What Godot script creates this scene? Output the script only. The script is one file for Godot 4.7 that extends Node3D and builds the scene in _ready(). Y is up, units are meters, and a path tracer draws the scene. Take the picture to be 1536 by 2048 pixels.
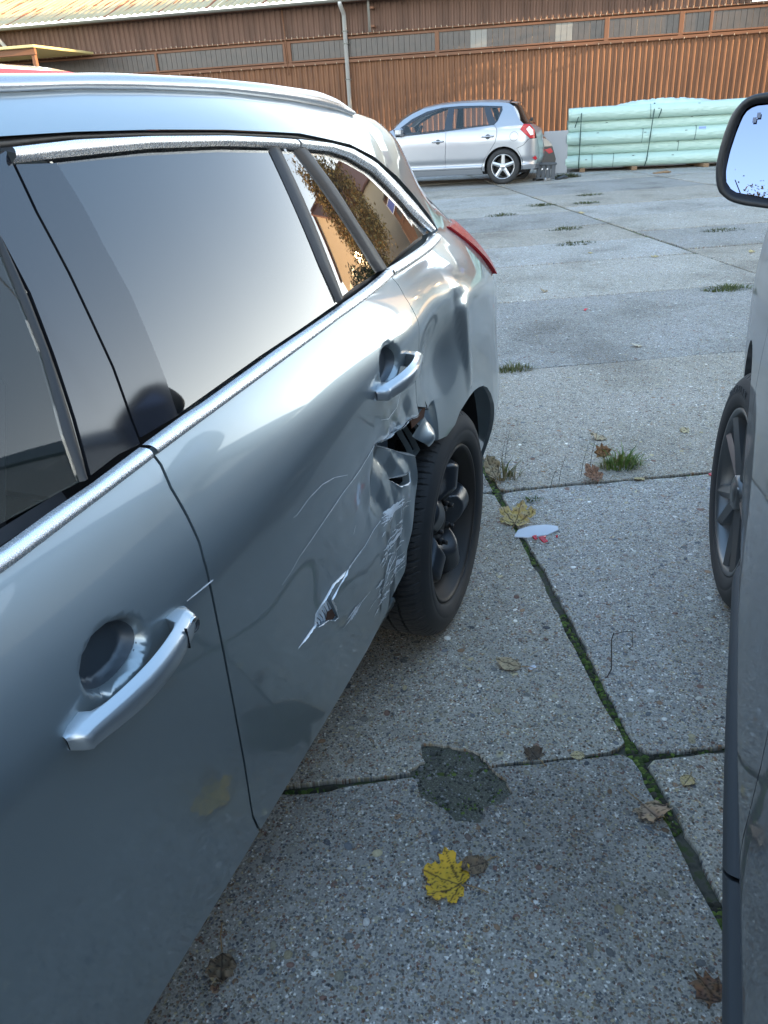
extends Node3D
# A damaged estate car in a concrete yard, with a corrugated shed behind. Units are metres.
# Every car is built in its own frame: x runs rearwards, y up, z outwards on the driver's side.

var M := {}
var names := {}
var rng := RandomNumberGenerator.new()

class Knots:
	var x := PackedFloat64Array()
	var y := PackedFloat64Array()
	var m := PackedFloat64Array()
	func _init(text: String) -> void:
		var a := text.split_floats(" ", false)
		for i in range(0, a.size() - 1, 2):
			x.append(a[i]); y.append(a[i + 1])
		var n := x.size()
		for i in n:
			var p := maxi(i - 1, 0)
			var q := mini(i + 1, n - 1)
			m.append((y[q] - y[p]) / (x[q] - x[p]))
	func at(v: float) -> float:
		var n := x.size()
		v = clampf(v, x[0], x[n - 1])
		var i := 0
		while i < n - 2 and v > x[i + 1]:
			i += 1
		var d := x[i + 1] - x[i]
		var t := (v - x[i]) / d
		var u := 1.0 - t
		return (1.0 + 2.0 * t) * u * u * y[i] + t * u * u * d * m[i] + t * t * (3.0 - 2.0 * t) * y[i + 1] - t * t * u * d * m[i + 1]

func P(text: String) -> PackedVector2Array:
	var a := text.split_floats(" ", false)
	var r := PackedVector2Array()
	for i in range(0, a.size() - 1, 2):
		r.append(Vector2(a[i], a[i + 1]))
	return r

func numbered(called: String) -> String:
	var n: int = names.get(called, 0)
	names[called] = n + 1
	return called if n == 0 else "%s_%03d" % [called, n]

func tag(o: Node, label: String, category: String, group := "", kind := "") -> Node:
	if label: o.set_meta("label", label)
	if category: o.set_meta("category", category)
	if group: o.set_meta("group", group)
	if kind: o.set_meta("kind", kind)
	return o

func thing(called: String, label: String, category: String, at := Transform3D(), group := "") -> Node3D:
	var o := Node3D.new()
	o.name = numbered(called)
	add_child(o)
	o.transform = at
	tag(o, label, category, group)
	return o

func obj(called: String, mesh: Mesh, mat: Material, parent: Node = self) -> MeshInstance3D:
	var o := MeshInstance3D.new()
	o.name = numbered(called) if parent == self else called
	o.mesh = mesh
	if mat: o.material_override = mat
	parent.add_child(o, true)
	return o

func begin() -> SurfaceTool:
	var st := SurfaceTool.new()
	st.begin(Mesh.PRIMITIVE_TRIANGLES)
	return st

func finish(st: SurfaceTool, smooth := true) -> ArrayMesh:
	if smooth: st.index()
	st.generate_normals()
	return st.commit()

# ---- shapes -------------------------------------------------------------
func quad(st: SurfaceTool, a: Vector3, b: Vector3, c: Vector3, d: Vector3) -> void:   # a b c d anticlockwise as seen from the front
	for v in [a, c, b, a, d, c]: st.add_vertex(v)

func bx(st: SurfaceTool, size: Vector3, t: Transform3D, bevel := 0.0) -> void:
	var h := size / 2
	st.set_smooth_group(-1)
	var b := minf(bevel, minf(h.x, minf(h.y, h.z)) * 0.45)
	var k := h - Vector3(b, b, b)
	for ax in 3:
		for s in [-1.0, 1.0]:
			var n := Vector3.ZERO; n[ax] = s
			var u := Vector3.ZERO; u[(ax + 1) % 3] = 1.0
			var w := n.cross(u)
			var c := n * h[ax]
			var uu := u * k[(ax + 1) % 3]
			var ww := w * k[(ax + 2) % 3]
			quad(st, t * (c - uu - ww), t * (c + uu - ww), t * (c + uu + ww), t * (c - uu + ww))
	if b > 0.0:
		for ax in 3:
			var i := (ax + 1) % 3
			var j := (ax + 2) % 3
			for si in [-1.0, 1.0]:
				for sj in [-1.0, 1.0]:
					var p := Vector3.ZERO; p[i] = si * h[i]; p[j] = sj * k[j]
					var q := Vector3.ZERO; q[i] = si * k[i]; q[j] = sj * h[j]
					var e := Vector3.ZERO; e[ax] = k[ax]
					if si * sj > 0: quad(st, t * (p - e), t * (q - e), t * (q + e), t * (p + e))
					else: quad(st, t * (p + e), t * (q + e), t * (q - e), t * (p - e))
		for sx in [-1.0, 1.0]:
			for sy in [-1.0, 1.0]:
				for sz in [-1.0, 1.0]:
					var a := t * Vector3(sx * h.x, sy * k.y, sz * k.z)
					var c := t * Vector3(sx * k.x, sy * h.y, sz * k.z)
					var d := t * Vector3(sx * k.x, sy * k.y, sz * h.z)
					if sx * sy * sz > 0:
						for v in [a, d, c]: st.add_vertex(v)
					else:
						for v in [a, c, d]: st.add_vertex(v)

func box(size: Vector3, bevel := 0.0, at := Vector3.ZERO) -> ArrayMesh:
	var st := begin()
	bx(st, size, Transform3D(Basis(), at), bevel)
	return finish(st, false)

func tube(st: SurfaceTool, pts: Array, r: float, sides := 8, r2 := -1.0) -> void:
	st.set_smooth_group(0)
	var rings := []
	var up := Vector3.UP
	for i in pts.size():
		var d: Vector3 = (pts[mini(i + 1, pts.size() - 1)] - pts[maxi(i - 1, 0)]).normalized()
		if absf(d.dot(up)) > 0.95: up = Vector3.RIGHT
		var a := d.cross(up).normalized()
		var b := a.cross(d)
		up = b
		var rr := r if r2 < 0.0 else lerpf(r, r2, float(i) / (pts.size() - 1))
		var ring := []
		for k in sides:
			var w := TAU * k / sides
			ring.append(pts[i] + (a * cos(w) + b * sin(w)) * rr)
		rings.append(ring)
	for i in rings.size() - 1:
		for k in sides:
			quad(st, rings[i][k], rings[i][(k + 1) % sides], rings[i + 1][(k + 1) % sides], rings[i + 1][k])
	for e in [0, rings.size() - 1]:
		for k in range(1, sides - 1):
			if e == 0:
				for v in [rings[e][0], rings[e][k], rings[e][k + 1]]: st.add_vertex(v)
			else:
				for v in [rings[e][0], rings[e][k + 1], rings[e][k]]: st.add_vertex(v)

func tube_mesh(pts: Array, r: float, sides := 8, r2 := -1.0) -> ArrayMesh:
	var st := begin()
	tube(st, pts, r, sides, r2)
	return finish(st)

# a profile of (radius, z) turned about the z axis; ripple(i, angle) moves the radius
func lathe(prof: PackedVector2Array, segs := 64, ripple: Variant = null) -> ArrayMesh:
	var st := begin()
	st.set_smooth_group(0)
	var rows := []
	for i in prof.size():
		var row := PackedVector3Array()
		for k in segs:
			var w := TAU * k / segs
			var r: float = prof[i].x + (ripple.call(i, w) if ripple != null else 0.0)
			row.append(Vector3(cos(w) * r, sin(w) * r, prof[i].y))
		rows.append(row)
	for i in prof.size() - 1:
		st.set_smooth_group(-1 if ripple != null and i >= 9 else 0)
		for k in segs:
			var l := (k + 1) % segs
			quad(st, rows[i][k], rows[i][l], rows[i + 1][l], rows[i + 1][k])
	return finish(st)

# the dark liner of a wheel arch: the upper part of a drum, closed at its back
func arch_liner(parent: Node, r: float, depth: float, at: Transform3D) -> void:
	var st := begin()
	st.set_smooth_group(0)
	for k in 64:
		var w0 := lerpf(-0.10, PI + 0.10, k / 64.0)
		var w1 := lerpf(-0.10, PI + 0.10, (k + 1) / 64.0)
		var a := Vector3(cos(w0) * r, sin(w0) * r, 0)
		var b := Vector3(cos(w1) * r, sin(w1) * r, 0)
		var d := Vector3(0, 0, -depth)
		quad(st, a, b, b + d, a + d)
		quad(st, a + d, b + d, (b + d) * Vector3(0.1, 0.1, 1), (a + d) * Vector3(0.1, 0.1, 1))
	obj("arch_liner", finish(st), M.dark_gap, parent).transform = at

func grad_normal(surf: Callable, s: float, h: float) -> Vector3:
	var e := 0.003
	var a: float = surf.call(s - e, h)
	var b: float = surf.call(s + e, h)
	var c: float = surf.call(s, h - e)
	var d: float = surf.call(s, h + e)
	return Vector3((a - b) / (2 * e), (c - d) / (2 * e), 1.0).normalized()

# The part of a surface z = surf(x, y) inside an outline, less the holes, with edges turned in by rim.
# mirror is the z of the plane to mirror in, or NAN.
func panel(outline: PackedVector2Array, holes: Array, surf: Callable, cell := 0.012, off := 0.0, rim := 0.012, mirror := NAN) -> ArrayMesh:
	var V := PackedVector3Array()
	var N := PackedVector3Array()
	var U := PackedVector2Array()
	var I := PackedInt32Array()
	var lo := outline[0]
	var hi := outline[0]
	for p in outline:
		lo = lo.min(p); hi = hi.max(p)
	lo -= Vector2(cell, cell) * 0.37
	var nx := int((hi.x - lo.x) / cell) + 2
	var ny := int((hi.y - lo.y) / cell) + 2
	var edge := {}
	var loops := [outline] + holes
	for l in loops:
		for i in l.size():
			var a: Vector2 = l[i]
			var b: Vector2 = l[(i + 1) % l.size()]
			var n := int(a.distance_to(b) / (cell * 0.2)) + 1
			for k in n + 1:
				var p := a.lerp(b, float(k) / n)
				for q in [Vector2(0, 0), Vector2(0.02, 0.02), Vector2(-0.02, -0.02), Vector2(0.02, -0.02), Vector2(-0.02, 0.02)]:
					edge[Vector2i(((p - lo) / cell + q).floor())] = true
	var grid := {}
	var put := func(p: Vector2) -> int:
		V.append(Vector3(p.x, p.y, surf.call(p.x, p.y) + off))
		N.append(grad_normal(surf, p.x, p.y))
		U.append(p)
		return V.size() - 1
	for i in nx:
		for j in ny:
			var c := Vector2i(i, j)
			var o := lo + Vector2(i, j) * cell
			if edge.has(c):
				var sq := PackedVector2Array([o, o + Vector2(cell, 0), o + Vector2(cell, cell), o + Vector2(0, cell)])
				var parts := Geometry2D.intersect_polygons(sq, outline)
				for hole in holes:
					var left: Array[PackedVector2Array] = []
					for q in parts: left.append_array(Geometry2D.clip_polygons(q, hole))
					parts = left
				for q in parts:
					var tri := Geometry2D.triangulate_polygon(q)
					var ids := PackedInt32Array()
					for p in q: ids.append(put.call(p))
					for k in range(0, tri.size(), 3):
						var a := q[tri[k]]; var b := q[tri[k + 1]]; var d := q[tri[k + 2]]
						if (b - a).cross(d - a) > 0: I.append_array([ids[tri[k]], ids[tri[k + 2]], ids[tri[k + 1]]])
						else: I.append_array([ids[tri[k]], ids[tri[k + 1]], ids[tri[k + 2]]])
				continue
			var mid := o + Vector2(cell, cell) / 2
			if not Geometry2D.is_point_in_polygon(mid, outline): continue
			var out := false
			for hole in holes:
				if Geometry2D.is_point_in_polygon(mid, hole): out = true
			if out: continue
			var g := []
			for d in [Vector2i(0, 0), Vector2i(1, 0), Vector2i(1, 1), Vector2i(0, 1)]:
				var key: Vector2i = c + d
				if not grid.has(key): grid[key] = put.call(lo + Vector2(key) * cell)
				g.append(grid[key])
			I.append_array([g[0], g[2], g[1], g[0], g[3], g[2]])
	if rim > 0.0:
		for l in loops:
			var way := 1.0 if area(l) > 0 else -1.0
			if l != outline: way = -way
			for i in l.size():
				var a: Vector2 = l[i]
				var b: Vector2 = l[(i + 1) % l.size()]
				if a.distance_to(b) < 1e-5: continue
				var n := int(a.distance_to(b) / (cell * 2.0)) + 1
				var side := Vector3(b.y - a.y, a.x - b.x, 0).normalized() * way
				for k in n:
					var p := a.lerp(b, float(k) / n)
					var q := a.lerp(b, float(k + 1) / n)
					var base := V.size()
					var zp: float = surf.call(p.x, p.y) + off
					var zq: float = surf.call(q.x, q.y) + off
					for v in [Vector3(p.x, p.y, zp), Vector3(q.x, q.y, zq), Vector3(q.x, q.y, zq - rim), Vector3(p.x, p.y, zp - rim)]:
						V.append(v); N.append(side); U.append(Vector2(v.x, v.y))
					if way > 0: I.append_array([base, base + 1, base + 2, base, base + 2, base + 3])
					else: I.append_array([base, base + 2, base + 1, base, base + 3, base + 2])
	if not is_nan(mirror):
		for i in V.size():
			V[i].z = 2 * mirror - V[i].z; N[i].z = -N[i].z
		for i in range(0, I.size(), 3):
			var k := I[i + 1]; I[i + 1] = I[i + 2]; I[i + 2] = k
	var arr := []
	arr.resize(Mesh.ARRAY_MAX)
	arr[Mesh.ARRAY_VERTEX] = V; arr[Mesh.ARRAY_NORMAL] = N; arr[Mesh.ARRAY_TEX_UV] = U; arr[Mesh.ARRAY_INDEX] = I
	var m := ArrayMesh.new()
	if I.size(): m.add_surface_from_arrays(Mesh.PRIMITIVE_TRIANGLES, arr)
	return m

func area(p: PackedVector2Array) -> float:
	var a := 0.0
	for i in p.size(): a += p[i].cross(p[(i + 1) % p.size()])
	return a / 2

func shrink(p: PackedVector2Array, by := 0.002) -> PackedVector2Array:
	var r := Geometry2D.offset_polygon(p, -by)
	return r[0] if r.size() else p

func resample(l: PackedVector2Array, n: int) -> PackedVector2Array:
	var c := Curve2D.new()
	c.bake_interval = 0.004
	for p in l: c.add_point(p)
	var r := PackedVector2Array()
	for i in n: r.append(c.sample_baked(c.get_baked_length() * i / (n - 1)))
	return r

# a moulding between two lines on a surface, bulged across
func band(la: PackedVector2Array, lb: PackedVector2Array, surf: Callable, n: int, across: int, bulge: float, off := 0.0, mirror := NAN) -> ArrayMesh:
	var a := resample(la, n)
	var b := resample(lb, n)
	var st := begin()
	st.set_smooth_group(0)
	var rows := []
	for i in n:
		var row := PackedVector3Array()
		for j in across + 1:
			var u := float(j) / across
			var p := a[i].lerp(b[i], u)
			var k := 1.0 - pow(absf(2 * u - 1), 2.6)
			var s := minf(p.x, 5.0)
			var v := Vector3(s, p.y, surf.call(s, p.y) + off) + grad_normal(surf, s, p.y) * bulge * k
			if j == 0 or j == across: v.z -= 0.004
			if not is_nan(mirror): v.z = 2 * mirror - v.z
			row.append(v)
		rows.append(row)
	var d: Vector2 = (a[1] - a[0])
	var flip := d.cross(b[0] - a[0]) > 0
	if not is_nan(mirror): flip = not flip
	for i in n - 1:
		for j in across:
			for k in 6:
				var w: Vector2i = [Vector2i(0, 0), Vector2i(1, 1), Vector2i(1, 0), Vector2i(0, 0), Vector2i(0, 1), Vector2i(1, 1)][k if flip else 5 - k]
				st.set_uv(Vector2(float(i + w.x) / n * 2.0, float(j + w.y) / across * 0.05))
				st.add_vertex(rows[i + w.x][j + w.y])
	st.index()
	st.generate_normals()
	return st.commit()

# a thin mark that lies on a surface along a line; w is its half width at the start, middle and end
func mark(line: PackedVector2Array, w: Vector3, surf: Callable, off := 0.0012, jag := 0.0) -> ArrayMesh:
	var st := begin()
	var n := line.size() * 8
	var l := resample(line, n)
	var pa := Vector3.ZERO
	var pb := Vector3.ZERO
	for i in n:
		var u := float(i) / (n - 1)
		var k := lerpf(w.x, w.y, u * 2) if u < 0.5 else lerpf(w.y, w.z, u * 2 - 1)
		k *= 1.0 + jag * rng.randf_range(-1, 1)
		var d := (l[mini(i + 1, n - 1)] - l[maxi(i - 1, 0)]).normalized()
		var q := Vector2(-d.y, d.x) * k
		var a := l[i] + q
		var b := l[i] - q
		var va := Vector3(a.x, a.y, surf.call(a.x, a.y) + off)
		var vb := Vector3(b.x, b.y, surf.call(b.x, b.y) + off)
		if i: quad(st, pb, vb, va, pa)
		pa = va; pb = vb
	return finish(st)

# a sheet from a line on the left flank to its mirror image, bulged in the middle
func loft(line: Array, zc: float, bulge: Vector3, across := 12, z_scale := 1.0, power := 2.0) -> ArrayMesh:
	var st := begin()
	st.set_smooth_group(0)
	var rows := []
	for p in line:
		var row := PackedVector3Array()
		for j in across + 1:
			var u := 1.0 - 2.0 * j / across
			var v := Vector3(p.x, p.y, zc + (p.z - zc) * u * z_scale) + bulge * (1.0 - pow(absf(u), power))
			row.append(v)
		rows.append(row)
	for i in rows.size() - 1:
		for j in across:
			var uv := [Vector2(i, j), Vector2(i, j + 1), Vector2(i + 1, j + 1), Vector2(i + 1, j)]
			var q := [rows[i][j], rows[i][j + 1], rows[i + 1][j + 1], rows[i + 1][j]]
			for k in [0, 2, 1, 0, 3, 2]:
				st.set_uv(uv[k] * 0.1)
				st.add_vertex(q[k])
	st.index()
	st.generate_normals()
	return st.commit()

func edge3(text: String, surf: Callable) -> Array:
	var r := []
	for p in P(text): r.append(Vector3(p.x, p.y, surf.call(p.x, p.y)))
	return r

func circle(c: Vector2, r: float, n := 40, rise := 1.0) -> PackedVector2Array:
	var o := PackedVector2Array()
	for i in n:
		var w := TAU * i / n
		o.append(c + Vector2(cos(w), sin(w) * rise) * r)
	return o

# ---- materials ----------------------------------------------------------
func lin(r: float, g: float, b: float, a := 1.0) -> Color:
	var c := Color(r, g, b).linear_to_srgb()
	c.a = a
	return c

func mat(called: String, c: Color, rough := 0.8, metal := 0.0) -> StandardMaterial3D:
	var m := StandardMaterial3D.new()
	m.resource_name = called
	m.albedo_color = c
	m.roughness = rough
	m.metallic = metal
	M[called] = m
	return m

func noise_tex(seed_: int, freq: float, size := 512, ramp: Gradient = null, kind := FastNoiseLite.TYPE_SIMPLEX_SMOOTH, oct := 4) -> NoiseTexture2D:
	var n := FastNoiseLite.new()
	n.seed = seed_; n.frequency = freq; n.noise_type = kind; n.fractal_octaves = oct
	var t := NoiseTexture2D.new()
	t.width = size; t.height = size; t.seamless = true; t.noise = n
	if ramp: t.color_ramp = ramp
	return t

func ramp(stops: Array) -> Gradient:
	var g := Gradient.new()
	var o := PackedFloat32Array()
	var c := PackedColorArray()
	for s in stops: o.append(s[0]); c.append(s[1])
	g.offsets = o; g.colors = c
	return g

func grey(v: float) -> Color: return Color(v, v, v)

# ---- frames (turns about y) ----------------------------------------------
const CAR_TURN := 0.39017       # heading of the two near cars
const YARD_TURN := -0.06909     # the concrete slabs
const WALL_TURN := 0.17752     # the shed
const ROW_TURN := 0.25169       # hatchback and pipe stack
const REAR_WHEEL := Vector3(0.2058, 0, -1.9089)

func frame(x: Vector3, at := Vector3.ZERO) -> Transform3D:
	return Transform3D(Basis(x, Vector3.UP, x.cross(Vector3.UP)), at)
func car_frame() -> Transform3D: return frame(Vector3(sin(CAR_TURN), 0, -cos(CAR_TURN)), REAR_WHEEL)
func yard_frame() -> Transform3D: return frame(Vector3(cos(YARD_TURN), 0, sin(YARD_TURN)))
func wall_frame() -> Transform3D: return frame(Vector3(cos(WALL_TURN), 0, sin(WALL_TURN)))
func row_frame() -> Transform3D: return frame(Vector3(cos(ROW_TURN), 0, sin(ROW_TURN)))

func _ready() -> void:
	rng.seed = 7
	# camera
	var cam := Camera3D.new()
	cam.name = "camera"
	add_child(cam)
	var pitch := 0.47423
	var roll := 0.06127
	var f := Vector3(0, -sin(pitch), -cos(pitch))
	var u := Vector3(0, cos(pitch), -sin(pitch))
	cam.transform = Transform3D(Basis(Vector3.RIGHT * cos(roll) - u * sin(roll), u * cos(roll) + Vector3.RIGHT * sin(roll), -f), Vector3(0, 1.3538, 0))
	cam.fov = 66.820
	cam.near = 0.02
	cam.far = 400.0
	cam.current = true
	# sky, sun, exposure
	var env := Environment.new()
	env.background_mode = Environment.BG_SKY
	var sky := ProceduralSkyMaterial.new()
	sky.sky_top_color = Color(0.425, 0.535, 0.655)
	sky.sky_horizon_color = Color(1.40, 1.41, 1.36)
	sky.sky_curve = 0.14
	sky.ground_horizon_color = Color(0.45, 0.43, 0.40)
	sky.ground_bottom_color = Color(0.25, 0.25, 0.25)
	sky.sky_energy_multiplier = 1.0
	sky.sun_angle_max = 50.0
	sky.sun_curve = 0.25
	env.sky = Sky.new()
	env.sky.sky_material = sky
	env.tonemap_mode = Environment.TONE_MAPPER_LINEAR
	env.tonemap_exposure = 5.1
	env.sdfgi_enabled = true
	env.ssao_enabled = true
	env.ssil_enabled = true
	var we := WorldEnvironment.new()
	we.name = "world_environment"
	we.environment = env
	add_child(we)
	var sun := DirectionalLight3D.new()
	sun.name = "sun"
	add_child(sun)
	var a := deg_to_rad(8.0)
	var e := deg_to_rad(9.5)
	var wf := wall_frame().basis
	var to_sun := (wf.x * cos(a) + wf.z * sin(a)) * cos(e) + Vector3.UP * sin(e)
	sun.look_at_from_position(to_sun * 30.0, Vector3.ZERO)
	sun.light_energy = 1.3
	sun.light_color = Color(1.0, 0.83, 0.62)
	sun.light_angular_distance = 0.5
	sun.shadow_enabled = true
	make_materials()
	make_ground()
	make_shed()
	make_surroundings()
	make_estate()
	make_suv()
	make_hatchback()
	make_red_car()
	make_pipe_stack()
	make_wreck()
	make_litter()

func glass(called: String, c: Color, alpha: float, spec := 0.5) -> StandardMaterial3D:
	var m := mat(called, Color(c.r, c.g, c.b, alpha), 0.02)
	m.transparency = BaseMaterial3D.TRANSPARENCY_ALPHA
	m.metallic_specular = spec
	m.cull_mode = BaseMaterial3D.CULL_DISABLED
	return m

func paint(called: String, c: Color, metal: float, rough: float, seed_: int) -> StandardMaterial3D:
	var m := mat(called, c, rough, metal)
	m.clearcoat_enabled = true
	m.clearcoat = 1.0
	m.clearcoat_roughness = 0.03
	return m

func make_materials() -> void:
	var p := paint("estate_paint", lin(0.27, 0.318, 0.34), 0.66, 0.31, 3)
	# a film of dust and dried drops
	p.roughness_texture = noise_tex(5, 0.02, 512, ramp([[0.0, grey(0.92)], [1.0, grey(1.0)]]))
	p.uv1_scale = Vector3(1.3, 1.3, 1)
	paint("inner_paint", lin(0.22, 0.26, 0.30), 0.5, 0.4, 3)
	paint("suv_paint", lin(0.125, 0.135, 0.148), 0.5, 0.42, 4).clearcoat = 0.6
	paint("hatch_paint", lin(0.33, 0.35, 0.38), 0.72, 0.34, 6)
	paint("red_paint", lin(0.32, 0.02, 0.025), 0.1, 0.4, 8)
	paint("wreck_paint", lin(0.03, 0.028, 0.028), 0.4, 0.35, 8)
	mat("black_plastic", lin(0.018, 0.019, 0.021), 0.5)
	mat("grey_plastic", lin(0.055, 0.062, 0.07), 0.62)
	mat("gloss_black", lin(0.012, 0.013, 0.016), 0.08).metallic_specular = 0.75
	mat("rubber_seal", lin(0.012, 0.012, 0.013), 0.45)
	mat("dark_gap", lin(0.006, 0.006, 0.007), 0.9)
	mat("cloth", lin(0.035, 0.036, 0.04), 0.95)
	var ch := mat("trim_metal", lin(0.86, 0.87, 0.88), 0.34, 0.85)
	ch.roughness_texture = noise_tex(9, 0.05, 256, ramp([[0.0, grey(0.5)], [1.0, grey(1.0)]]))
	# dew on the trim
	var dew := noise_tex(12, 0.09, 512, null, FastNoiseLite.TYPE_CELLULAR, 1)
	dew.noise.cellular_return_type = FastNoiseLite.RETURN_DISTANCE2_SUB
	ch.heightmap_enabled = true
	ch.heightmap_texture = dew
	ch.heightmap_scale = 0.022
	ch.uv1_scale = Vector3(9, 9, 1)
	mat("trim_plain", lin(0.6, 0.61, 0.62), 0.2, 1.0)
	paint("estate_handle", lin(0.38, 0.42, 0.45), 0.7, 0.3, 3)
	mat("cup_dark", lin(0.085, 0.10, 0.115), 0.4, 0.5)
	mat("chrome", lin(0.78, 0.79, 0.8), 0.08, 1.0)
	mat("silver_plastic", lin(0.42, 0.44, 0.47), 0.25, 0.7)
	mat("alloy", lin(0.55, 0.56, 0.58), 0.3, 0.85)
	mat("suv_alloy", lin(0.13, 0.135, 0.14), 0.35, 0.7)
	mat("dark_alloy", lin(0.2, 0.21, 0.22), 0.3, 0.8)
	mat("bare_metal", lin(0.80, 0.82, 0.84), 0.45, 0.5)
	mat("scratch", lin(0.84, 0.86, 0.88), 0.6)
	mat("primer", lin(0.82, 0.86, 0.90), 0.5)
	mat("rust", lin(0.17, 0.075, 0.04), 0.85).albedo_texture = noise_tex(33, 0.03, 128, ramp([[0.0, grey(0.6)], [1.0, grey(1.0)]]))
	var ty := mat("tyre_rubber", lin(0.022, 0.023, 0.025), 0.72)
	ty.albedo_texture = noise_tex(14, 0.02, 256, ramp([[0.0, grey(0.75)], [0.6, grey(1.0)], [1.0, Color(1, 0.97, 0.92)]]))
	ty.uv1_triplanar = true
	mat("mark_grey", lin(0.16, 0.2, 0.3), 0.5)
	mat("tyre_letter", lin(0.045, 0.047, 0.05), 0.6)
	mat("steel_rim", lin(0.03, 0.034, 0.04), 0.3, 0.2)
	mat("rim_rust", lin(0.022, 0.019, 0.017), 0.55, 0.2)
	glass("clear_glass", lin(0.05, 0.07, 0.065), 0.16, 0.6)
	glass("tinted_glass", lin(0.004, 0.005, 0.006), 0.82, 0.72)
	M["tinted_glass"].clearcoat_enabled = true
	M["tinted_glass"].clearcoat = 1.0
	M["tinted_glass"].clearcoat_roughness = 0.0
	var tl := glass("lamp_red", lin(0.5, 0.012, 0.018), 0.75)
	tl.clearcoat_enabled = true
	glass("lamp_clear", lin(0.8, 0.8, 0.8), 0.4)
	mat("lamp_red_solid", lin(0.42, 0.012, 0.02), 0.2)
	var mi := mat("mirror_glass", lin(0.085, 0.125, 0.23), 0.0, 1.0)
	mi.metallic_specular = 0.5
	# shed
	var w := mat("wall_sheet", Color.WHITE, 0.62)
	w.albedo_texture = noise_tex(21, 0.006, 512, ramp([[0.0, lin(0.085, 0.035, 0.014)], [0.45, lin(0.14, 0.058, 0.023)], [0.8, lin(0.17, 0.074, 0.031)], [1.0, lin(0.078, 0.031, 0.014)]]))
	w.uv1_triplanar = true
	w.uv1_scale = Vector3(1.1, 0.16, 1.1)
	w = mat("upper_sheet", Color.WHITE, 0.7)
	w.albedo_texture = noise_tex(22, 0.006, 512, ramp([[0.0, lin(0.08, 0.042, 0.027)], [0.5, lin(0.115, 0.061, 0.040)], [1.0, lin(0.135, 0.074, 0.05)]]))
	w.uv1_triplanar = true
	w.uv1_scale = Vector3(0.8, 0.12, 0.8)
	w = mat("roof_sheet", Color.WHITE, 0.8)
	w.albedo_texture = roof_texture()
	mat("gutter_grey", lin(0.16, 0.16, 0.14), 0.6, 0.3)
	mat("pipe_grey", lin(0.45, 0.46, 0.45), 0.5, 0.3)
	w = mat("dirty_pane", Color.WHITE, 0.35)
	w.albedo_texture = noise_tex(25, 0.012, 512, ramp([[0.0, lin(0.028, 0.024, 0.022)], [0.5, lin(0.048, 0.040, 0.036)], [1.0, lin(0.066, 0.049, 0.040)]]))
	w.uv1_triplanar = true
	w.uv1_world_triplanar = true
	w.uv1_scale = Vector3(0.5, 0.5, 0.5)
	mat("pale_pane", lin(0.20, 0.195, 0.175), 0.5)
	mat("rusty_beam", lin(0.16, 0.075, 0.04), 0.8)
	mat("bolt_metal", lin(0.5, 0.42, 0.3), 0.5, 0.3)
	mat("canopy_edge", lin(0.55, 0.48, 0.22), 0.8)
	mat("sign_white", lin(0.75, 0.76, 0.78), 0.4)
	mat("sign_blue", lin(0.10, 0.14, 0.42), 0.4)
	mat("plaster", lin(0.52, 0.40, 0.26), 0.9)
	mat("roof_tile", lin(0.2, 0.09, 0.06), 0.9)
	mat("window_dark", lin(0.03, 0.035, 0.04), 0.15)
	# stack
	w = mat("pipe_film", lin(0.40, 0.54, 0.475), 0.3)
	w.heightmap_enabled = true
	w.heightmap_texture = noise_tex(31, 0.012, 512)
	w.heightmap_scale = 1.2
	w.uv1_triplanar = true
	w.uv1_scale = Vector3(0.7, 2.5, 2.5)
	mat("strap", lin(0.02, 0.06, 0.05), 0.5)
	mat("timber", lin(0.22, 0.14, 0.08), 0.9)
	mat("film_white", lin(0.52, 0.66, 0.61), 0.35)
	mat("label_blue", lin(0.25, 0.32, 0.75), 0.6)
	mat("ink", lin(0.08, 0.10, 0.10), 0.7)
	mat("grey_board", lin(0.36, 0.36, 0.36), 0.9)
	# ground cover
	w = mat("joint_soil", Color.WHITE, 1.0)
	w.albedo_texture = noise_tex(41, 0.03, 512, ramp([[0.0, lin(0.035, 0.032, 0.025)], [0.5, lin(0.085, 0.08, 0.065)], [0.72, lin(0.06, 0.07, 0.03)], [1.0, lin(0.055, 0.085, 0.02)]]))
	w.uv1_triplanar = true
	w.uv1_world_triplanar = true
	w.uv1_scale = Vector3(2, 2, 2)
	w = mat("gritty_fill", Color.WHITE, 1.0)
	w.albedo_texture = noise_tex(44, 0.11, 512, ramp([[0.0, lin(0.035, 0.032, 0.025)], [0.4, lin(0.11, 0.103, 0.088)], [0.55, lin(0.08, 0.085, 0.05)], [0.75, lin(0.17, 0.16, 0.14)], [1.0, lin(0.27, 0.26, 0.24)]]), FastNoiseLite.TYPE_SIMPLEX_SMOOTH, 3)
	w.heightmap_enabled = true
	w.heightmap_texture = w.albedo_texture
	w.heightmap_scale = 0.4
	w.uv1_triplanar = true
	w.uv1_scale = Vector3(3, 3, 3)
	w = mat("moss", Color.WHITE, 1.0)
	w.vertex_color_use_as_albedo = true
	w = mat("blade", Color.WHITE, 0.7)
	w.vertex_color_use_as_albedo = true
	w.backlight_enabled = true
	w.backlight = Color(0.3, 0.4, 0.1)
	w.cull_mode = BaseMaterial3D.CULL_DISABLED
	w = mat("dead_leaf", Color.WHITE, 0.75)
	w.vertex_color_use_as_albedo = true
	w.cull_mode = BaseMaterial3D.CULL_DISABLED
	w = mat("foliage", Color.WHITE, 0.7)
	w.vertex_color_use_as_albedo = true
	w.backlight_enabled = true
	w.backlight = Color(0.35, 0.3, 0.1)
	w.cull_mode = BaseMaterial3D.CULL_DISABLED
	mat("bark", lin(0.07, 0.055, 0.045), 0.95)
	mat("twig", lin(0.035, 0.026, 0.02), 0.9)
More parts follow.
